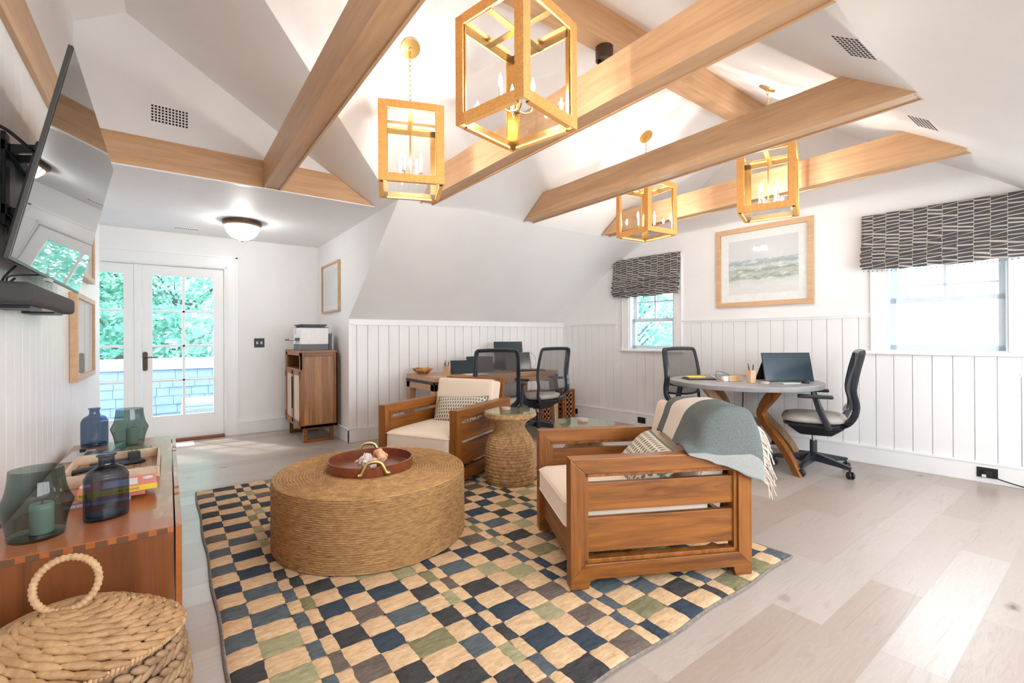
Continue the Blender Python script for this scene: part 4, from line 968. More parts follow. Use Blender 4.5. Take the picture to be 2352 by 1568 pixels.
# ------------------------------------------------------------ long desk
dk = thing('desk', 'long teak desk with black metal corner bands along the panelled wall', 'desk')
DX0, DX1, DY0, DY1, DZ = 2.245, 4.0, 4.40, 5.10, .75
BOX((DX0, DY0, DZ-.052), (DX1, DY1, DZ)).build('desktop', 'deskX', dk, bevel=.003)
b = MB()
b.box((DX0-.004, DY0-.004, DZ-.082), (DX0+.004, DY1+.004, DZ-.052)); b.box((DX0-.004, DY0-.004, DZ-.082), (DX0+.16, DY0+.004, DZ-.052)); b.box((DX1-.004, DY0-.004, DZ-.082), (DX1+.004, DY1, DZ-.052))
bo = b.build('metal_band', 'black', dk)
rv = MB()
for i in range(6): rv.blob((DX0-.004, DY0+.06+i*.118, DZ-.067), (1, 0, 0), .004, .006, .006)
rv.build('rivet', 'bronze', bo, smooth=True)
BOX((DX0, DY0, DZ-.15), (DX0+.05, DY1, DZ-.075)).build('side_apron', 'deskY', dk, bevel=.003); BOX((DX1-.05, DY0, DZ-.15), (DX1, DY1, DZ-.075)).build('side_apron', 'deskY', dk, bevel=.003)
BOX((DX0+.05, DY0+.01, DZ-.12), (DX1-.05, DY0+.04, DZ-.052)).build('front_apron', 'deskX', dk, bevel=.003); BOX((DX0+.05, DY1-.04, DZ-.13), (DX1-.05, DY1-.01, DZ-.052)).build('back_apron', 'deskX', dk)
for x0, sx_ in ((DX0, 1), (DX1, -1)):
    for y0, sy_ in ((DY0, 1), (DY1, -1)):
        v = [(x0, y0), (x0+sx_*.085, y0), (x0+sx_*.085, y0+sy_*.085), (x0, y0+sy_*.085)]; u_ = [(x0, y0), (x0+sx_*.05, y0), (x0+sx_*.05, y0+sy_*.05), (x0, y0+sy_*.05)]
        MB().add([(x, y, 0) for x, y in u_]+[(x, y, DZ-.15) for x, y in v]+[(x, y, DZ-.076) for x, y in v], [(0, 1, 2, 3), (0, 1, 5, 4), (1, 2, 6, 5), (2, 3, 7, 6), (3, 0, 4, 7), (4, 5, 9, 8), (5, 6, 10, 9), (6, 7, 11, 10), (7, 4, 8, 11), (8, 9, 10, 11)]).build('leg', 'deskZ', dk, bevel=.003)
bl = thing('wooden_bowl', 'wooden mosaic bowl on the left end of the desk', 'bowl', (2.37, 4.93, DZ))
MB().lathe([(.0005, 0), (.05, 0), (.095, .03), (.125, .068), (.120, .068), (.09, .034), (.045, .008), (.0005, .008)], 10).build('bowl_shell', 'bowl', bl)
pencil_cup('faceted wooden pencil cup on the long desk', (2.54, 4.66, DZ), R(10), .10)
lap = 'laptops and screens on the long desk'
portable_monitor('leftmost small dark tablet propped beside the pencil cup', (2.73, 4.64, DZ+.002), R(-22), .26, .165, R(24), m_='screenblue', grp=lap)
portable_monitor('open dark laptop screen leaning just right of the small tablet', (3.05, 4.74, DZ+.002), R(-20), .33, .20, R(22), grp=lap)
m2 = portable_monitor('dark tilted screen standing low behind the keyboard', (3.60, 4.70, DZ+.002), R(-22), .34, .24, R(24), grp=lap)
bgm = thing('raised_monitor', 'large dark monitor raised highest above the desk on a stand', 'monitor', (3.56, 4.86, DZ), R(-24), lap)
MB(Matrix.Translation((0, 0, .135)) @ Matrix.Rotation(R(-14), 4, 'X')).box((-.19, -.006, 0), (.19, .006, .235)).build('case', 'black', bgm, bevel=.003)
MB(Matrix.Translation((0, 0, .135)) @ Matrix.Rotation(R(-14), 4, 'X')).box((-.184, -.0075, .006), (.184, -.006, .229)).build('screen', 'screenblue', bgm)
MB().add([(-.17, .01, .16), (.05, .01, .16), (.02, .12, 0), (-.20, .12, 0)], [(0, 1, 2, 3)]).build('stand_leg', 'black', bgm, solid=.01)
MB().box((-.12, -.06, 0), (.12, .13, .012)).build('stand_base', 'black', bgm, bevel=.003)
MB().box((-.06, -.02, .0), (.02, .02, .15)).build('stand_column', 'black', bgm)
kbd = thing('keyboard', 'black computer keyboard on the desk before the monitors', 'keyboard', (3.62, 4.52, DZ), R(-14))
BOX((-.20, -.065, 0), (.20, .065, .012)).build('keyboard_base', 'black', kbd, bevel=.003)
kk = MB()
for i in range(19):
    for j in range(5): kk.box((-.19+i*.02, -.055+j*.022, .012), (-.173+i*.02, -.037+j*.022, .018))
kk.build('keys', 'grey', kbd)
pp = tag(BOX((-.14, -.10, 0), (.14, .10, .003)).build('paper_sheet', 'paper', loc=(2.83, 4.50, DZ)), 'loose white papers at the front edge of the desk', 'papers'); pp.rotation_euler = (0, 0, R(-12))
cable('monitor_cable', 'grey cable looping down right of the raised monitor', [(3.72, 4.80, DZ+.22), (3.82, 4.76, DZ+.225), (3.90, 4.74, DZ+.16), (3.88, 4.70, DZ+.06), (3.80, 4.68, DZ+.004)], 'lgrey', .004)
def crate(label, loc, w_, d_, h):
    o = thing('lattice_stool', label, 'stool', loc, 0, 'reddish lattice stools under the desk')
    for nm, mtx, ww in (('side_panel', Matrix.Identity(4), w_), ('side_panel', Matrix.Rotation(R(-90), 4, 'Z'), d_)):
        for off in ((0, d_) if ww == w_ and mtx == Matrix.Identity(4) else (0, w_)):
            p = MB(mtx); nx = 3; nz = 6; t_ = .016; cw = ww/nx
            y0 = off if mtx == Matrix.Identity(4) else off-t_
            if mtx == Matrix.Identity(4): y0 = min(off, d_-t_)
            else: y0 = min(off, w_-t_)
            xs_ = [(-i*cw if mtx != Matrix.Identity(4) else i*cw) for i in range(nx+1)]
            for x in xs_: p.box((x-cw*.28, y0, 0), (x+cw*.28, y0+t_, h))
            for j in range(nz+1): z = j*(h)/nz; p.box((min(xs_), y0, max(0, z-.014)), (max(xs_), y0+t_, min(h, z+.014)))
            p.build(nm, 'lattice', o)
    BOX((-.01, -.01, h), (w_+.01, d_+.01, h+.018)).build('top_board', 'lattice', o, bevel=.002)
crate('reddish wooden lattice stool left of the desk leg', (4.14, 4.90, 0), .20, .24, .40)
crate('reddish wooden lattice stool in the corner, right of the desk leg', (4.53, 4.86, 0), .20, .24, .40)
st = thing('round_stool', 'round pale wooden stool half hidden behind the left armchair', 'stool', (1.87, 4.45, 0))
MB().lathe([(.0005, .468), (.15, .468), (.175, .482), (.178, .49), (.170, .50), (.0005, .50)], 40).build('seat', 'oakX', st, smooth=True)
for k in range(4):
    a = k*PI/2+.5; MB().tube([(.11*math.cos(a), .11*math.sin(a), .47), (.15*math.cos(a), .15*math.sin(a), 0)], .016, 10).build('leg', 'oakZ', st, smooth=True)

# ------------------------------------------------------------ cabinet and printer in the alcove
cbx = thing('cabinet', 'tall teak cabinet with two woven cane doors by the alcove wall', 'cabinet')
X0c, X1c, Y0c, Y1c, Z0c, Z1c = 1.175, 1.575, 5.52, 6.32, .162, 1.035
# the doors face -x
BOX((X0c, Y0c, Z1c-.03), (X1c, Y1c, Z1c)).build('top_board', 'teakX', cbx, bevel=.002)
q = MB(); 
for y0, y1 in ((Y0c, Y0c+.025), (Y1c-.025, Y1c)): MB().box((X0c, y0+.006, Z0c), (X1c-.0, y1, Z1c-.03)).build('side_panel', 'cabS', cbx)
q = MB(); s_ = .04
q.box((X0c, Y0c, Z0c), (X0c+s_, Y0c+.01, Z1c-.03)); q.box((X1c-s_, Y0c, Z0c), (X1c, Y0c+.01, Z1c-.03)); q.build('side_stile', 'teakZ', cbx, bevel=.002)
q = MB(); q.box((X0c+s_, Y0c, Z0c), (X1c-s_, Y0c+.01, Z0c+s_)); q.box((X0c+s_, Y0c, Z1c-.03-s_), (X1c-s_, Y0c+.01, Z1c-.03)); q.build('side_rail', 'teakX', cbx, bevel=.002)
BOX((X1c-.012, Y0c, Z0c), (X1c, Y1c, Z1c-.03)).build('back_panel', 'teakZ', cbx)
BOX((X0c, Y0c, Z0c), (X1c, Y1c, Z0c+.03)).build('bottom_board', 'teakX', cbx)
BOX((X0c+.002, Y0c+.026, .80), (X1c-.012, Y1c-.026, .825)).build('shelf', 'teakX', cbx)
q = MB(); q.box((X0c, Y0c, .82), (X0c+.02, Y0c+.05, Z1c-.03)); q.box((X0c, Y1c-.10, .82), (X0c+.02, Y1c, Z1c-.03)); q.box((X0c, Y0c, Z1c-.06), (X0c+.02, Y1c, Z1c-.03)); q.build('front_frame', 'teakY', cbx)
for y0, y1 in ((Y0c+.02, (Y0c+Y1c)/2-.003), ((Y0c+Y1c)/2+.003, Y1c-.02)):
    q = MB(); z0, z1 = Z0c+.03, .80; f_ = .045; x0 = X0c-.002
    q.box((x0, y0, z0), (x0+.022, y0+f_, z1)); q.box((x0, y1-f_, z0), (x0+.022, y1, z1)); q.box((x0, y0, z0), (x0+.022, y1, z0+f_)); q.box((x0, y0, z1-f_), (x0+.022, y1, z1))
    dr = q.build('door', 'teakZ', cbx, bevel=.002)
    BOX((x0+.008, y0+f_, z0+f_), (x0+.014, y1-f_, z1-f_)).build('cane_panel', 'cane', dr)
    yh = y1-.015 if y0 < 5.7 else y0+.015
    BOX((x0-.006, yh-.004, .35), (x0, yh+.004, .72)).build('pull', 'dark', dr)
    yb = y0 if y0 < 5.7 else y1
    hg = MB()
    for z in (z0+.03, z1-.09): hg.box((x0-.004, yb-.012, z), (x0+.002, yb+.012, z+.06))
    hg.build('hinge', 'bronze', dr)
for x in (X0c+.05, X1c-.09):
    pass
for y in (Y0c+.02, Y1c-.06):
    q = MB(); q.box((X0c+.035, y, 0), (X0c+.075, y+.04, Z0c)); q.box((X1c-.075, y, 0), (X1c-.035, y+.04, Z0c)); q.box((X0c+.075, y, 0), (X1c-.075, y+.04, .035)); q.box((X0c+.075, y, Z0c-.02), (X1c-.075, y+.04, Z0c)); q.build('sled_leg', 'teakX', cbx, bevel=.002)
prn = thing('printer', 'white and grey printer standing on the tall teak cabinet', 'printer', (0, 0, 0))
z = Z1c
BOX((1.20, 5.60, z), (1.50, 5.98, z+.065)).build('paper_tray', 'grey', prn, bevel=.004)
BOX((1.20, 5.60, z+.065), (1.50, 5.98, z+.255)).build('body', 'white', prn, bevel=.008)
BOX((1.215, 5.60, z+.255), (1.50, 5.98, z+.263)).build('lid_seam', 'grey', prn)
MB().add([(1.23, 5.60, z+.265), (1.46, 5.60, z+.265), (1.46, 5.95, z+.265), (1.23, 5.95, z+.265), (1.20, 5.60, z+.295), (1.49, 5.60, z+.295), (1.49, 5.96, z+.295), (1.20, 5.96, z+.295)], [(0, 3, 2, 1), (4, 5, 6, 7), (0, 1, 5, 4), (1, 2, 6, 5), (2, 3, 7, 6), (3, 0, 4, 7)]).build('feeder_lid', 'black', prn, bevel=.003)
MB().box((1.10, 5.68, z+.107), (1.21, 5.90, z+.113)).prism([(1.10, 5.68, z+.107), (1.085, 5.68, z+.125), (1.088, 5.68, z+.127), (1.104, 5.68, z+.113)], (0, .22, 0)).build('output_tray', 'grey', prn)
BOX((1.198, 5.66, z+.112), (1.204, 5.90, z+.142)).build('paper_slot', 'black', prn)
BOX((1.196, 5.84, z+.185), (1.203, 5.90, z+.245)).build('control_panel', 'lgrey', prn, bevel=.002)
spk = thing('black_box_speaker', 'dark grey upright box behind the printer on the cabinet', 'speaker', (1.515, 5.64, z)); BOX((0, 0, 0), (.05, .25, .19)).build('housing', 'grey', spk, bevel=.003); BOX((.035, -.002, .0), (.052, .252, .192)).build('grille', 'lgrey', spk)
# ------------------------------------------------------------ media console and what stands on it
cn = thing('media_console', 'long low reddish wood media console under the television', 'console')
KX0, KX1, KY0, KY1, KZ = -.465, .014, 2.0, 3.88, .52
BOX((KX0, KY0, KZ-.022), (KX1, KY1, KZ)).build('top_board', 'conY', cn, bevel=.0015)
BOX((KX0, KY0, .09), (KX1, KY0+.022, KZ-.022)).build('end_panel', 'conZ', cn); BOX((KX0, KY1-.022, .09), (KX1, KY1, KZ-.022)).build('end_panel', 'conZ', cn)
BOX((KX0, KY0, .07), (KX1, KY1, .09)).build('bottom_board', 'conY', cn); BOX((KX0, KY0+.02, .09), (KX0+.012, KY1-.02, KZ-.022)).build('back_panel', 'conY', cn)
q = MB()
for i in range(9): x = KX0+.012+i*.0525; q.box((x, KY0-.0006, KZ-.024), (x+.030, KY0+.001, KZ-.003))
q.build('dovetails', 'conD', cn)
nd = 4; dl = (KY1-KY0)/nd
for i in range(nd):
    y0, y1 = KY0+i*dl+(0 if i == 0 else .0015), KY0+(i+1)*dl-.0015
    pr_ = [(y0, .075), (y1, .075), (y1, KZ-.002)]
    hc = [y0+.0, y1-.0]
    def notch(yc, half=0):
        return [(yc+.024*math.cos(a), KZ-.002-.030*math.sin(a)) for a in [PI*k/8 for k in range(9)]]
    yc = (y1-.05) if i % 2 == 0 else (y0+.05)
    pr_ += notch(yc) + [(y0, KZ-.002)]
    MB().prism([(KX1+.005, y, z) for y, z in pr_], (.018, 0, 0)).build('drawer_front', 'conY', cn)
for y in (KY0+.2, KY1-.25):
    BOX((KX0+.05, y, 0), (KX0+.09, y+.05, .07)).build('foot', 'conD', cn); BOX((KX1-.09, y, 0), (KX1-.05, y+.05, .07)).build('foot', 'conD', cn)

def glass_vase(label, loc):
    o = thing('glass_vase', label, 'vase', (loc[0], loc[1], KZ), 0, 'teal glass candle vases')
    out = [(.071, .012), (.072, .03), (.080, .07), (.092, .108), (.089, .118), (.076, .15), (.069, .19), (.066, .226)]
    pts = [catmull([(r, 0, z) for r, z in out], i/40) for i in range(41)]
    pf = [(.0005, .012)]+[(p.x, p.z) for p in pts]+[(p.x-.004, p.z) for p in reversed(pts)]+[(.0005, .016)]
    MB().lathe([(p.x, p.z) for p in pts]+[(.062, .226)], 64).build('vase_body', 'tealglass', o, smooth=True)
    MB().lathe([(.0005, 0), (.066, 0), (.070, .004), (.071, .011), (.0005, .0115)], 64).build('glass_foot', 'clearbase', o, smooth=True)
    c = thing('pillar_candle', 'pale pillar candle inside the '+('near' if loc[1] < 3 else 'far')+' teal glass vase', 'candle', (loc[0]+.012, loc[1]+.0, KZ+.0125), 0)
    MB().lathe([(.0005, 0), (.029, 0), (.030, .003), (.030, .092), (.027, .097), (.0005, .094)], 40).build('wax', 'candle', c, smooth=True)
    MB().tube([(0, 0, .093), (.002, 0, .105)], .0013, 5).build('wick', 'black', c)
glass_vase('teal glass vase with a candle at the near end of the console', (-.350, 2.165))
glass_vase('teal glass vase with a candle at the far end of the console', (-.19, 3.67))
def bottle(label, loc):
    o = thing('glass_bottle', label, 'bottle', (loc[0], loc[1], KZ), 0, 'blue glass bottles')
    pf = [(.0005, .004), (.07, .002), (.080, .006), (.082, .02), (.082, .14), (.079, .155), (.066, .175), (.045, .186), (.034, .193), (.031, .205), (.030, .218), (.031, .222), (.037, .226), (.037, .231), (.030, .233)]
    pts = [catmull([(r, 0, z) for r, z in pf], i/70) for i in range(71)]
    MB().lathe([(max(.0005, p.x*.80), max(0, p.z)) for p in pts], 56, sy=.72).build('bottle_body', 'blueglass', o, smooth=True)
    MB().lathe([(.0005, .012), (.056, .012), (.058, .02), (.0005, .022)], 40, sy=.72).build('thick_base', 'blueglass', o, smooth=True)
    o.rotation_euler = (0, 0, R(22)); return o
bottle('blue glass bottle standing in front of the tray on the console', (-.182, 2.245))
bottle('blue glass bottle behind the magazine at the far end of the console', (-.362, 3.79))

def book(nm, label, c, sx, sy, h, rz, cover, spine, titles, z):
    o = thing(nm, label, 'book', (c[0], c[1], z), R(rz), 'books stacked on the console')
    q = MB(); q.box((-sx/2, -sy/2, h-.003), (sx/2, sy/2, h)); q.box((-sx/2, -sy/2, 0), (sx/2, sy/2, .003)); q.build('cover', cover, o, bevel=.001)
    BOX((-sx/2, -sy/2-.001, .0), (sx/2, -sy/2+.003, h)).build('spine', spine, o, bevel=.0015)
    BOX((-sx/2+.003, -sy/2+.003, .003), (sx/2-.004, sy/2-.004, h-.003)).build('pages', 'paper', o)
    for s_, x, size, m_ in titles:
        text(s_, size, Matrix.Translation((x, -sy/2-.0013, h/2)) @ Matrix.Rotation(PI/2, 4, 'X'), m_, o, 'spine_title')
    return o
Z = KZ
book('book', 'grey book with white spine letters at the bottom of the stack', (-.225, 2.505), .20, .14, .014, 1, 'cover_grey', 'cover_grey', [('ATE BOOK', -.055, .014, 'paper')], Z); Z += .0145
book('book', 'rose red book in the middle of the stack', (-.200, 2.515), .25, .16, .017, -2, 'rose', 'rose', [('NEW YORK', -.06, .013, 'paper')], Z); Z += .0175
bk = book('book', 'coral covered book with a yellow spine on top of the stack', (-.165, 2.515), .245, .18, .022, 3, 'coral', 'yellow', [('THE', -.105, .014, 'black'), ('CARTOONS', .025, .014, 'black')], Z)
BOX((-.05, -.06, .0222), (.06, .05, .0228)).build('cover_panel', 'cream' if 'cream' in M else 'paper', bk)
for x_, y_ in ((.095, .03), (-.105, .03)):
    MB().blob((x_, y_, .0224), (1, 0, 0), .018, .032, .0006, nu=16, nv=8).build('cover_motif', 'paper', bk, smooth=True)
# tray of remotes
ty = thing('bamboo_tray', 'pale bamboo tray with a checked woven base on the console', 'tray', (-.207, 3.0, KZ), 0)
tw, tl, thh = .345, .475, .052
q = MB()
for a, b_ in (((-tw/2, -tl/2, 0), (tw/2, -tl/2+.012, thh)), ((-tw/2, tl/2-.012, 0), (tw/2, tl/2, thh)), ((-tw/2, -tl/2, 0), (-tw/2+.012, tl/2, thh)), ((tw/2-.012, -tl/2, 0), (tw/2, tl/2, thh))): q.box(a, b_)
q.build('rim', 'bamboo', ty, bevel=.002)
BOX((-tw/2+.01, -tl/2+.01, .003), (tw/2-.01, tl/2-.01, .006)).build('base', 'teakY', ty)
q = MB()
for i in range(13):
    for j in range(26):
        x = -tw/2+.02+i*.0245; y = -tl/2+.018+j*.0172
        if (i+(j//1)) % 2: q.box((x, y, .006), (x+.021, y+.009, .0075))
q.build('woven_slats', 'bamboo', ty)
def remote(label, loc, rz, L_):
    o = thing('remote_control', label, 'remote control', loc, rz, 'remote controls in the bamboo tray')
    BOX((-L_/2, -.022, 0), (L_/2, .022, .018)).build('remote_body', 'black', o, bevel=.008, seg=3)
    k = MB()
    for i in range(9):
        for j in range(3): k.blob((-L_*.36+i*L_*.08, -.011+j*.011, .0182), (1, 0, 0), .003, .003, .0015, nu=6, nv=3)
    k.build('buttons', 'grey', o)
remote('black remote control nearest the wall in the tray', (-.30, 3.06, KZ+.008), R(35), .22)
remote('black remote control in the middle of the tray, behind the bottle', (-.225, 3.15, KZ+.008), R(14), .19)
remote('black remote control beside the small black cube', (-.185, 3.08, KZ+.008), R(18), .18)
cu = thing('black_cube', 'small black cube with two clear knobs in the tray', 'ornament', (-.145, 3.14, KZ+.008), R(10))
BOX((-.024, -.024, 0), (.024, .024, .052)).build('cube_body', 'black', cu, bevel=.002)
q = MB()
for x in (-.009, .009): q.blob((x, 0, .060), (0, 0, 1), .008, .006, .006, up=(1, 0, 0), nu=10, nv=8)
q.build('knobs', 'clearbase', cu, smooth=True)
mg = thing('magazine', 'dark blue magazine with three lines of pale lettering behind the tray', 'magazine', (-.235, 3.44, KZ), R(-4))
BOX((-.145, -.12, 0), (.145, .12, .012)).build('cover', plain('dark_blue_cover', (.05, .055, .10), .25, .1), mg, bevel=.001)
BOX((.03, -.12, .0122), (.145, .12, .0127)).build('cover_photo', plain('olive_photo', (.18, .17, .07), .3, .6, 14), mg)
for i, s_ in enumerate(('THE', 'ART OF', 'HOME')):
    q = MB()
    for k in range(4+i):
        u = -.07+k*.030; x = -.115+i*.048
        q.box((x, u, .0121), (x+.022, u+.004, .0124)); q.box((x, u+.014, .0121), (x+.022, u+.018, .0124)); q.box((x+(.009 if k % 2 else .018), u, .0121), (x+(.012 if k % 2 else .022), u+.018, .0124))
    q.build('title_lettering', 'cover_grey', mg)
wb = thing('binder', 'flat white folder by the wall behind the tray', 'folder', (-.40, 3.50, KZ), R(-3)); BOX((-.05, -.15, 0), (.05, .15, .006)).build('cover', 'lgrey', wb)
BOX((-.012, .09, .006), (.012, .12, .022)).build('clip', 'black', wb)
pd = thing('floor_vent_plate', 'pale rectangular floor register by the balcony door', 'floor vent', (.09, 6.30, .0)); BOX((-.14, -.12, 0), (.14, .16, .004)).build('plate', 'white', pd)

# ------------------------------------------------------------ television, sound bar, frames on the west wall
M['bezel'] = plain('dark_grey_bezel', (.05, .047, .045), .35)
tv = thing('television', 'large glossy flat television tilted down from the left wall', 'television')
tx0, tz0, tx1, tz1, ty0, ty1 = -.400, 1.425, -.250, 2.150, 2.11, 3.51      # bottom and top edge of the screen
ex = Vector((tx1-tx0, 0, tz1-tz0)); Lz = ex.length; ez = ex.normalized(); en = Vector((ez.z, 0, -ez.x))   # en points into the room
TM = Matrix(((0, -en.x, ez.x, tx0), (1, -en.y, ez.y, ty0), (0, -en.z, ez.z, tz0), (0, 0, 0, 1)))   # x along the wall, y away from the viewer, z up the screen
Wt = ty1-ty0
MB(TM).box((0, .0005, 0), (Wt, .014, Lz)).build('bezel', 'bezel', tv, bevel=.002)
MB(TM).box((.004, -.001, .010), (Wt-.004, .001, Lz-.004)).build('screen', plain('tv_screen_glass', (.006, .006, .006), .015, coat=.35, spec=.6), tv)
MB(TM).box((.10, .014, .02), (Wt-.10, .042, .42)).build('rear_housing', 'black', tv, bevel=.006)
MB(TM).box((Wt*.5-.12, -.006, -.012), (Wt*.5-.04, .012, .002)).build('logo_tab', 'lgrey', tv)
br_ = MB(); yc = (ty0+ty1)/2
br_.box((-.498, yc-.30, 1.60), (-.485, yc-.24, 1.95)); br_.box((-.498, yc+.24, 1.60), (-.485, yc+.30, 1.95)); br_.box((-.498, yc-.30, 1.64), (-.48, yc+.30, 1.68)); br_.box((-.498, yc-.30, 1.88), (-.48, yc+.30, 1.92))
for yy in (yc-.25, yc-.12, yc+.12, yc+.25):
    br_.bar((-.485, yy, 1.90), (-.335, yy, 1.93), .02, .03); br_.bar((-.485, yy, 1.66), (-.40, yy, 1.66), .02, .03); br_.bar((-.40, yy, 1.60), (-.325, yy, 1.96), .012, .04, up=(0, 1, 0))
br_.build('wall_bracket', 'black', tv, bevel=.002)
sb = thing('sound_bar', 'dark grey fabric sound bar on the wall below the television', 'speaker', (-.5, 2.72, 1.295))
BOX((.012, -.46, 0), (.125, .46, .075)).build('housing', plain('speaker_cloth', (.055, .052, .052), .8, .1, 300), sb, bevel=.018, seg=4)
for y in (-.34, .10): MB().box((.0, y, -.012), (.10, y+.20, -.001)).build('wall_mount', 'black', sb)
BOX((.03, -.15, -.003), (.10, .30, .0)).build('label_plate', 'lgrey', sb)
cable('television_cable', 'thick black cable arching from behind the television to the wall', [(-.36, 2.20, 1.80), (-.42, 2.12, 1.84), (-.47, 2.0, 1.80), (-.485, 1.9, 1.70)], r=.006, grp='black cables behind the television')
cable('television_cable', 'black cables drooping from the television to the sound bar', [(-.43, 2.35, 1.43), (-.45, 2.30, 1.38), (-.47, 2.40, 1.36), (-.46, 2.50, 1.40)], r=.004, grp='black cables behind the television')
cable('television_cable', 'thin black cable from the television corner down to the sound bar', [(-.41, 2.62, 1.43), (-.45, 2.52, 1.415), (-.47, 2.46, 1.40), (-.47, 2.44, 1.365)], r=.003, grp='black cables behind the television')

def picture(label, mtx, w_, h, fw, depth, mm, matw, wood_m='frame', group=None):
    o = thing('picture_frame', label, 'framed picture', group=group); o.matrix_world = mtx     # origin at the picture's centre, room side is -y
    q = MB()
    for pts in (((-w_/2, -h/2), (w_/2, -h/2), (w_/2-fw, -h/2+fw), (-w_/2+fw, -h/2+fw)), ((w_/2, -h/2), (w_/2, h/2), (w_/2-fw, h/2-fw), (w_/2-fw, -h/2+fw)),
                ((w_/2, h/2), (-w_/2, h/2), (-w_/2+fw, h/2-fw), (w_/2-fw, h/2-fw)), ((-w_/2, h/2), (-w_/2, -h/2), (-w_/2+fw, -h/2+fw), (-w_/2+fw, h/2-fw))):
        q.prism([(x, -depth, z) for x, z in pts], (0, depth-.002, 0))
    q.build('frame', wood_m, o, bevel=.0015)
    BOX((-w_/2+fw-.002, -.008, -h/2+fw-.002), (w_/2-fw+.002, -.004, h/2-fw+.002)).build('mat_board', 'paper' if mm != 'sketch' else 'paper', o)
    BOX((-w_/2+fw+matw, -.0095, -h/2+fw+matw), (w_/2-fw-matw, -.0085, h/2-fw-matw)).build('print', mm, o)
    BOX((-w_/2+fw-.001, -depth+.008, -h/2+fw-.001), (w_/2-fw+.001, -depth+.010, h/2-fw+.001)).build('glazing', 'pane', o)
    return o
picture('large wood framed seascape print of a breaking wave between the windows', ME @ Matrix.Translation((2.893, 0, 1.924)), .975, .865, .052, .035, 'art', .085)
picture('small wood framed faint sketch on the wall above the printer', MA @ Matrix.Translation((-5.905, 0, 1.79)), .74, .60, .022, .03, 'sketch', .06)
picture('wood framed pale print below the television on the left wall', MW @ Matrix.Translation((4.43, 0, 1.185)), .88, .575, .035, .042, 'sketch2', .06, group='frames on the left wall')
picture('wood framed print mostly hidden behind the television', MW @ Matrix.Translation((4.43, 0, 1.86)), .88, .52, .035, .042, 'sketch2', .06, group='frames on the left wall')

# ------------------------------------------------------------ water hyacinth basket
bs = thing('lidded_basket', 'large oval woven basket with a domed lid and ring handle', 'basket', (-.215, 1.665, 0), R(8))
BX, BY, BZ = .252, .185, .352
rn = random.Random(8)
def bulge(z): return 1+.10*math.sin(PI*min(1, max(0, z/BZ))**.9)*1.0-.02
b = MB(); rows = 13
for j in range(rows):
    z = .014+j*(BZ-.02)/rows; kx = bulge(z)
    n = 44
    for i in range(n):
        a = 2*PI*(i+.5*(j % 2))/n; x = BX*kx*math.cos(a)*.97; y = BY*kx*math.sin(a)*.97; t = Vector((-BX*math.sin(a), BY*math.cos(a), 0)).normalized(); nn = Vector((BY*math.cos(a), BX*math.sin(a), 0)).normalized()
        d = (t+Vector((0, 0, .55 if j % 2 else -.55)))
        b.blob((x+rn.uniform(-.002, .002), y, z+rn.uniform(-.003, .003)), d, .026*rn.uniform(.85, 1.15), .0125, .010, up=nn, nu=7, nv=5, twist=.7)
b.build('woven_body', 'hyacinth_dark', bs, smooth=True, angle=0)
MB().lathe([(.0005, .01), (BX*.90, .01), (BX*.97, .15), (BX*.93, BZ-.01)], 40, sy=BY/BX).build('inner_wall', 'hyacinth_dark', bs)
b = MB(); n = 150
for i in range(n):
    a = 2*PI*i/n; x = BX*math.cos(a); y = BY*math.sin(a); nn = Vector((BY*math.cos(a), BX*math.sin(a), 0)).normalized(); t = Vector((-nn.y, nn.x, 0))
    b.blob((x, y, BZ), nn*.3+Vector((0, 0, 1))+t*.35, .0105, .0062, .0075, up=nn, nu=6, nv=4)
b.build('lid_rim', 'rope', bs, smooth=True, angle=0)
b = MB(); rings = 10; dome = .115
def dz(q): return BZ+.006+dome*(1-q**1.9)
for j in range(rings):
    q = 1-(j+.45)/(rings); L_ = max(4, int(34*q+3)); 
    for i in range(L_):
        a = 2*PI*(i+.5*(j % 2))/L_; x = BX*q*math.cos(a); y = BY*q*math.sin(a)
        t = Vector((-BX*math.sin(a), BY*math.cos(a), 0)).normalized(); rad = Vector((math.cos(a)*BX, math.sin(a)*BY, 0)).normalized()
        slope = -dome*1.9*q**.9/((BX+BY)/2)
        nn = Vector((rad.x*-slope, rad.y*-slope, 1)).normalized(); tl_k = .36; d = t+rad*tl_k+Vector((0, 0, tl_k*slope))
        seg = 2*PI*((BX+BY)/2)*q/L_
        b.blob((x, y, dz(q)+rn.uniform(-.001, .002)), d, seg*1.12, .0118, .0090, up=nn, nu=8, nv=6, twist=.5)
b.build('lid', 'hyacinth', bs, smooth=True, angle=0)
MB().grid(lambda s, t: (BX*.99*t*math.cos(2*PI*s), BY*.99*t*math.sin(2*PI*s), dz(t)-.012), 40, 10).build('lid_lining', 'hyacinth_dark', bs, smooth=True, angle=0)
ring = MB(); N_ = 120; cz = BZ+dome+.066
for i in range(N_): pass
pts = [(.068*math.cos(2*PI*i/N_), .018*math.sin(2*PI*i/N_), cz+.062*math.sin(2*PI*i/N_)) for i in range(N_)]
ring.tube(pts, .0085, 9, closed=True, radii=[1+.16*math.sin(i*2*PI/3.3) for i in range(N_)])
rg = ring.build('ring_handle', 'rope', bs, smooth=True, angle=0); rg.rotation_euler = (0, 0, R(-24))
BOX((-.016, -.020, BZ+dome-.006), (.016, .020, BZ+dome+.014)).build('handle_tie', 'hyacinth', bs, bevel=.005, seg=3)

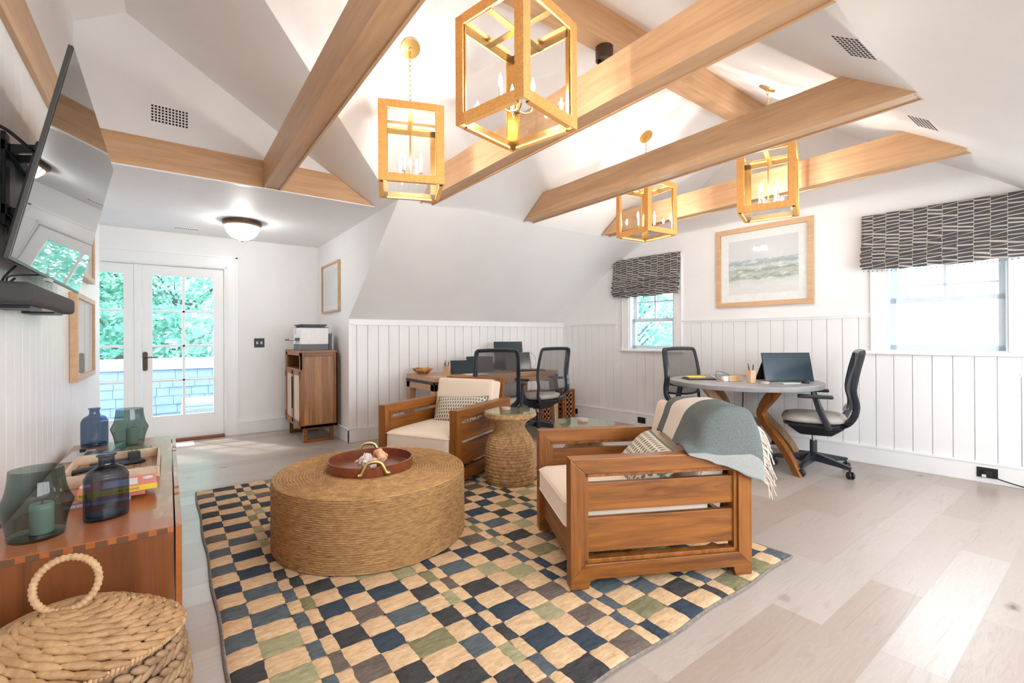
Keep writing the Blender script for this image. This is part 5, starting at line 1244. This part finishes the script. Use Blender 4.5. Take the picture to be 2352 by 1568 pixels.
# ------------------------------------------------------------ lanterns
S_, H_, ZB, FW = .395, .492, 2.133, .046
def lantern():
    o = thing('hanging_lantern', 'x', 'pendant lantern', group='square wrapped cane lanterns')
    def strip(mb, a, b_, nvec, w_):
        a, b_ = Vector(a), Vector(b_); d = (b_-a); n = int(d.length/.0062); t = d.normalized(); wv = Vector(nvec).cross(t).normalized()
        return a, b_, t, wv, n
    h = S_/2
    # wrapped bars: each an L of two faces, ribbed across its length
    def bar_post(cx, cy):
        mb = MB(); n = 78; sx, sy = (1 if cx > 0 else -1), (1 if cy > 0 else -1); pf = []
        for k in range(n*2+1): pf.append((k/(n*2)*H_, .0024*(k % 2)))
        vs = []; fs = []
        for z, g in pf:
            e = g
            vs += [(cx+sx*e, cy+sy*e, ZB+z), (cx-sx*FW, cy+sy*e, ZB+z), (cx-sx*FW, cy-sy*.008, ZB+z), (cx-sx*.008, cy-sy*.008, ZB+z), (cx-sx*.008, cy-sy*FW, ZB+z), (cx+sx*e, cy-sy*FW, ZB+z)]
        for k in range(len(pf)-1):
            for j in range(6): fs.append((k*6+j, k*6+(j+1) % 6, (k+1)*6+(j+1) % 6, (k+1)*6+j))
        m = len(pf)-1; mb.add(vs, fs+[tuple(range(6)), tuple(range(m*6, m*6+6))]); return mb
    for cx in (-h, h):
        for cy in (-h, h): bar_post(cx, cy).build('wrapped_post', 'rope2', o)
    def bar_rail(zlo, rot, top):
        mb = MB(Matrix.Rotation(rot, 4, 'Z')); n = 48; y = -h; vs = []; fs = []
        zo, zi = (zlo+FW, zlo) if not top else (zlo, zlo+FW)
        x0, x1 = -h+FW, h-FW
        L_ = []
        for k in range(n*2+1):
            g = .0024*(k % 2); x = x0+(x1-x0)*k/(n*2)
            vs += [(x, y-g, zlo), (x, y-g, zlo+FW), (x, y+.008, zlo+FW), (x, y+.008, zlo)]
        for k in range(n*2):
            for j in range(4): fs.append((k*4+j, k*4+(j+1) % 4, (k+1)*4+(j+1) % 4, (k+1)*4+j))
        mb.add(vs, fs)
        zz = ZB if not top else ZB+H_
        b0, b1 = (zz-.001, zz+.008) if not top else (zz-.008, zz+.001)
        vs = []; fs = []
        for k in range(n*2+1):
            g = .002*(k % 2); x = x0+(x1-x0)*k/(n*2)
            vs += [(x, y, b0-(g if not top else 0)), (x, y, b1+(g if top else 0)), (x, y+.026, b1+(g if top else 0)), (x, y+.026, b0-(g if not top else 0))]
        for k in range(n*2):
            for j in range(4): fs.append((k*4+j, k*4+(j+1) % 4, (k+1)*4+(j+1) % 4, (k+1)*4+j))
        mb.add(vs, fs); return mb
    for i in range(4):
        bar_rail(ZB, i*PI/2, False).build('wrapped_rail', 'rope2', o); bar_rail(ZB+H_-FW, i*PI/2, True).build('wrapped_rail', 'rope2', o)
    # brass lining, cross bars, glass
    q = MB(); t = .004; i_ = h-.009
    for sx in (-1, 1):
        for sy in (-1, 1):
            q.box((min(sx*i_, sx*(i_-.044)), min(sy*i_, sy*(i_-t)), ZB+.004), (max(sx*i_, sx*(i_-.044)), max(sy*i_, sy*(i_-t)), ZB+H_-.004))
            q.box((min(sx*i_, sx*(i_-t)), min(sy*i_, sy*(i_-.044)), ZB+.004), (max(sx*i_, sx*(i_-t)), max(sy*i_, sy*(i_-.044)), ZB+H_-.004))
    for z0, z1 in ((ZB+.004, ZB+.046), (ZB+H_-.046, ZB+H_-.004)):
        for sx in (-1, 1): q.box((min(sx*i_, sx*(i_-t)), -i_, z0), (max(sx*i_, sx*(i_-t)), i_, z1)); q.box((-i_, min(sx*i_, sx*(i_-t)), z0), (i_, max(sx*i_, sx*(i_-t)), z1))
    q.build('brass_lining', 'brass', o)
    q = MB(); zt = ZB+H_-.05; q.box((-i_, -.016, zt), (i_, .016, zt+.004)); q.box((-.016, -i_, zt+.0045), (.016, i_, zt+.0085)); q.build('cross_bar', 'brass', o)
    for k in range(4):
        MB(Matrix.Rotation(k*PI/2, 4, 'Z')).box((-i_+.005, -i_+.006, ZB+.01), (i_-.005, -i_+.009, ZB+H_-.01)).build('glass_pane', 'lampglass', o)
    MB().box((-i_+.01, -i_+.01, ZB+.006), (i_-.01, i_-.01, ZB+.009)).build('glass_floor', 'lampglass', o)
    MB().tube([(0, 0, ZB+.075), (0, 0, ZB+H_+.02)], .006, 10).lathe([(.0005, -.012), (.014, -.008), (.016, 0), (.006, .012)], 16, (0, 0, ZB+.075)).build('stem', 'brass', o, smooth=True)
    for k in range(4):
        a = PI/4+k*PI/2+.2; ca, sa = math.cos(a), math.sin(a); P2 = lambda r, z: (ca*r, sa*r, ZB+z)
        arm = MB().tube([catmull([P2(.004, .078), P2(.035, .070), P2(.068, .082), P2(.078, .110)], i/12) for i in range(13)], .0035, 8).build('candle_arm', 'brass', o, smooth=True)
        c_ = MB(); c_.lathe([(.0005, .108), (.013, .110), (.0135, .116), (.009, .118), (.009, .175), (.0005, .176)], 16, P2(.078, 0)); c_.build('candle_sleeve', 'brasscream', arm, smooth=True)
        MB().lathe([(.004, .176), (.0085, .186), (.0105, .200), (.008, .218), (.003, .236), (.0005, .243)], 16, P2(.078, 0)).build('bulb', 'bulb', arm, smooth=True)
    return o
M['rope2'] = plain('cane_wrapping', (.78, .42, .13), .55, .22, 160)
M['brasscream'] = plain('cream_candle_sleeve', (.85, .78, .66), .35)
def canopy(o, dz, slope):     # disc on the sloping ceiling, loop, and the chain down to the lantern
    a = math.atan(slope); mt = Matrix.Translation((0, 0, dz)) @ Matrix.Rotation(a, 4, 'X')
    inv = Matrix.Rotation(-o.rotation_euler.z, 4, 'Z')
    MB(inv @ mt).lathe([(.0005, -.022), (.012, -.022), (.014, -.014), (.064, -.012), (.066, -.009), (.066, 0), (.0005, 0)], 48).build('canopy', 'brass', o, smooth=True)
    ch = MB(inv); z1 = ZB+H_+.01; z0 = dz-.02; n = max(3, int((z0-z1)/.032)); L_ = (z0-z1)/n
    for i in range(n):
        zc = z0-(i+.5)*L_; pts = []
        for k in range(16):
            q = 2*PI*k/16; u = .0085*math.cos(q); v = (L_*.62)*math.sin(q)
            pts.append((u, 0, zc+v) if i % 2 else (0, u, zc+v))
        ch.tube(pts, .0022, 6, closed=True)
    ch.build('chain', 'brass', o, smooth=True)
LN = [((1.283, 2.835), -22, 'small looking cane wrapped lantern left of the largest one, chain and canopy in view'),
      ((1.292, 1.690), 13, 'cane wrapped lantern hanging nearest the camera, its top cut off by the photo'),
      ((3.70, 2.80), -5, 'cane wrapped lantern hanging in front of the small window, corner turned to the room'),
      ((3.83, 1.73), 19, 'cane wrapped lantern hanging above the framed seascape print')]
protos = lantern()
lroots = [protos]+[copy_tree(protos) for _ in LN[1:]]
for o, ((x, y), a, lb) in zip(lroots, LN):
    o.location = (x, y, 0); o.rotation_euler = (0, 0, R(a)); o['label'] = lb
    zc = zN(y) if y > RIDGE_Y else zN(2*RIDGE_Y-y)
    canopy(o, zc-.002, -ROOF_S if y > RIDGE_Y else ROOF_S)
    for k in range(4):
        aa = PI/4+k*PI/2+.2+R(a); l = bpy.data.lights.new('candle_light', 'POINT'); l.energy = LAMP_W; l.color = (1, .965, .93); l.shadow_soft_size = .012
        lo = bpy.data.objects.new('candle_light', l); C.objects.link(lo); lo.location = (x+.078*math.cos(aa), y+.078*math.sin(aa), ZB+.208)

# ------------------------------------------------------------ flush lamp in the alcove, spotlight
fl_ = thing('ceiling_lamp', 'round bronze ceiling lamp with ribbed glass dome and wire cage in the alcove', 'ceiling lamp', (.62, 5.50, 2.38))
MB().lathe([(.0005, 0), (.176, 0), (.180, -.004), (.180, -.030), (.172, -.036), (.0005, -.034)], 56).build('mounting_ring', 'bronze', fl_, smooth=True)
MB().lathe([(.172, -.034), (.166, -.050), (.160, -.052)], 56).build('inner_ring', 'walnutX', fl_, smooth=True)
MB().lathe([(.160, -.036), (.156, -.075), (.135, -.125), (.095, -.165), (.045, -.188), (.0005, -.194)], 96, fn=lambda r, z, i, j: r*(1+.006*(i % 2))).build('glass_dome', 'ribglass', fl_, smooth=True) if False else None
q = MB()
for k in range(4):
    a = k*PI/2+.5; q.tube([catmull([(.178*math.cos(a), .178*math.sin(a), -.03), (.168*math.cos(a), .168*math.sin(a), -.085), (.125*math.cos(a), .125*math.sin(a), -.150), (.06*math.cos(a), .06*math.sin(a), -.193), (0, 0, -.202)], i/20) for i in range(21)], .0022, 6)
q.blob((0, 0, -.205), (0, 0, 1), .006, .012, .012, up=(1, 0, 0)); q.build('wire_cage', 'bronze', fl_, smooth=True)
def rib():
    m, n, l, p = mat('ribbed_glass'); n.remove(p); tr_ = n.new('ShaderNodeBsdfTransparent'); tl_ = n.new('ShaderNodeBsdfTranslucent'); gl_ = n.new('ShaderNodeBsdfGlossy'); gl_.inputs[1].default_value = .1
    m1 = n.new('ShaderNodeMixShader'); m1.inputs[0].default_value = .38; m2_ = n.new('ShaderNodeMixShader'); m2_.inputs[0].default_value = .08
    l.new(tr_.outputs[0], m1.inputs[1]); l.new(tl_.outputs[0], m1.inputs[2]); l.new(m1.outputs[0], m2_.inputs[1]); l.new(gl_.outputs[0], m2_.inputs[2]); l.new(m2_.outputs[0], n['Material Output'].inputs[0]); return m
M['ribglass'] = rib()
MB().lathe([(.160, -.040), (.156, -.075), (.135, -.125), (.095, -.165), (.045, -.188), (.0005, -.194)], 96, fn=lambda r, z, i, j: r*(1+.006*(i % 2))).build('glass_dome', 'ribglass', fl_, smooth=True)
MB().blob((0, 0, -.085), (1, .3, 0), .055, .032, .032, nu=16, nv=12).build('bulb', 'globe', fl_, smooth=True)
l = bpy.data.lights.new('alcove_lamp_light', 'POINT'); l.energy = ALC_W; l.color = (1, .98, .96); l.shadow_soft_size = .05
lo = bpy.data.objects.new('alcove_lamp_light', l); C.objects.link(lo); lo.location = (.62, 5.50, 2.24)
sp_ = thing('spotlight', 'bronze cylinder spotlight under the ridge beam, behind the large lantern', 'spotlight', (2.49, 2.235, 3.22))
MB().lathe([(.0005, 0), (.062, 0), (.062, -.09), (.058, -.094), (.050, -.094), (.048, -.05), (.0005, -.05)], 40).build('can', 'bronze', sp_, smooth=True)
MB().lathe([(.0005, -.055), (.030, -.058), (.030, -.075), (.0005, -.078)], 24).build('lens', 'bronze', sp_, smooth=True)

# ------------------------------------------------------------ ceiling and wall vents, outlets, switch
def vent(label, mtx, w_, h, nx, nz, hw=.62, hh=.62):
    o = thing('air_vent', label, 'air vent', group='square-hole air vents'); o.matrix_world = mtx
    BOX((-w_/2-.006, -.0015, -h/2-.006), (w_/2+.006, .001, h/2+.006)).build('plate', 'wall', o)
    q = MB(); cw, chh = w_/nx, h/nz
    for i in range(nx):
        for j in range(nz):
            cx, cz = -w_/2+(i+.5)*cw, -h/2+(j+.5)*chh; q.box((cx-cw*hw/2, -.0022, cz-chh*hh/2), (cx+cw*hw/2, -.0012, cz+chh*hh/2))
    q.build('dark_hole_plates', 'dark', o)  # thin dark plates on the surface stand in for the shade inside openings
vent('square-hole air vent high on the white wall above the beam at upper left', Matrix.Translation((.015, 4.199, 2.795)), .222, .125, 11, 6)
rs = math.atan(ROOF_S)
SM = Matrix.Rotation(rs, 4, 'X') @ Matrix.Rotation(R(90), 4, 'X') @ Matrix.Identity(4)
def on_south(x, y): return Matrix.Translation((x, y, 2.38+ROOF_S*(y-.64))) @ Matrix.Rotation(rs, 4, 'X') @ Matrix.Rotation(R(90), 4, 'X')
vent('square-hole air vent on the sloped ceiling above the right end of the middle beam', on_south(2.445, .735), .25, .125, 9, 6)
vent('square-hole air vent on the sloped ceiling nearest the window wall', on_south(3.71, .765), .25, .125, 9, 6)
vent('narrow slotted air vent in the flat alcove ceiling', Matrix.Translation((.165, 6.20, 2.380)) @ Matrix.Rotation(R(90), 4, 'X'), .22, .05, 11, 1)
def outlet(label, mtx, w_=.118, h=.078, plug=False):
    o = thing('wall_outlet', label, 'outlet', group='black outlets in the baseboard'); o.matrix_world = mtx
    BOX((-w_/2, -.006, -h/2), (w_/2, 0, h/2)).build('cover_plate', 'black', o, bevel=.002)
    q = MB()
    for x in (-w_*.22, w_*.22): q.box((x-.016, -.0075, -.016), (x+.016, -.006, .016))
    q.build('socket', 'gloss', o)
    if plug:
        BOX((-.02, -.035, -.022), (.03, -.007, .018)).build('plug', 'rubber', o, bevel=.005); BOX((-.028, -.037, -.03), (-.004, -.035, -.010)).build('plug_tag', 'white', o)
outlet('black outlet in the baseboard near the room corner', ME @ Matrix.Translation((.245, -.019, .060)), .10)
outlet('black outlet in the baseboard below the small window', ME @ Matrix.Translation((1.40, -.019, .076)))
outlet('black outlet in the baseboard behind the curved table leg', ME @ Matrix.Translation((3.04, -.019, .076)), .11)
outlet('black outlet with a plugged-in cord in the baseboard at the right edge', ME @ Matrix.Translation((4.565, -.019, .083)), .118, .078, True)
cable('power_cable', 'black cord running from the outlet along the baseboard at the right edge', [tuple(ME @ Vector(p)) for p in ((4.60, -.045, .06), (4.66, -.06, .045), (4.78, -.06, .02), (4.9, -.05, .006), (5.1, -.05, .006))], r=.0045)
sw = thing('light_switch', 'black double light switch right of the balcony door', 'light switch'); sw.matrix_world = MD @ Matrix.Translation((.915, 0, 1.117))
BOX((-.057, -.006, -.057), (.057, 0, .057)).build('cover_plate', 'black', sw, bevel=.002)
q = MB(); q.box((-.035, -.009, -.016), (-.012, -.006, .016)); q.box((.012, -.009, -.016), (.035, -.006, .016)); q.build('rocker', 'gloss', sw)
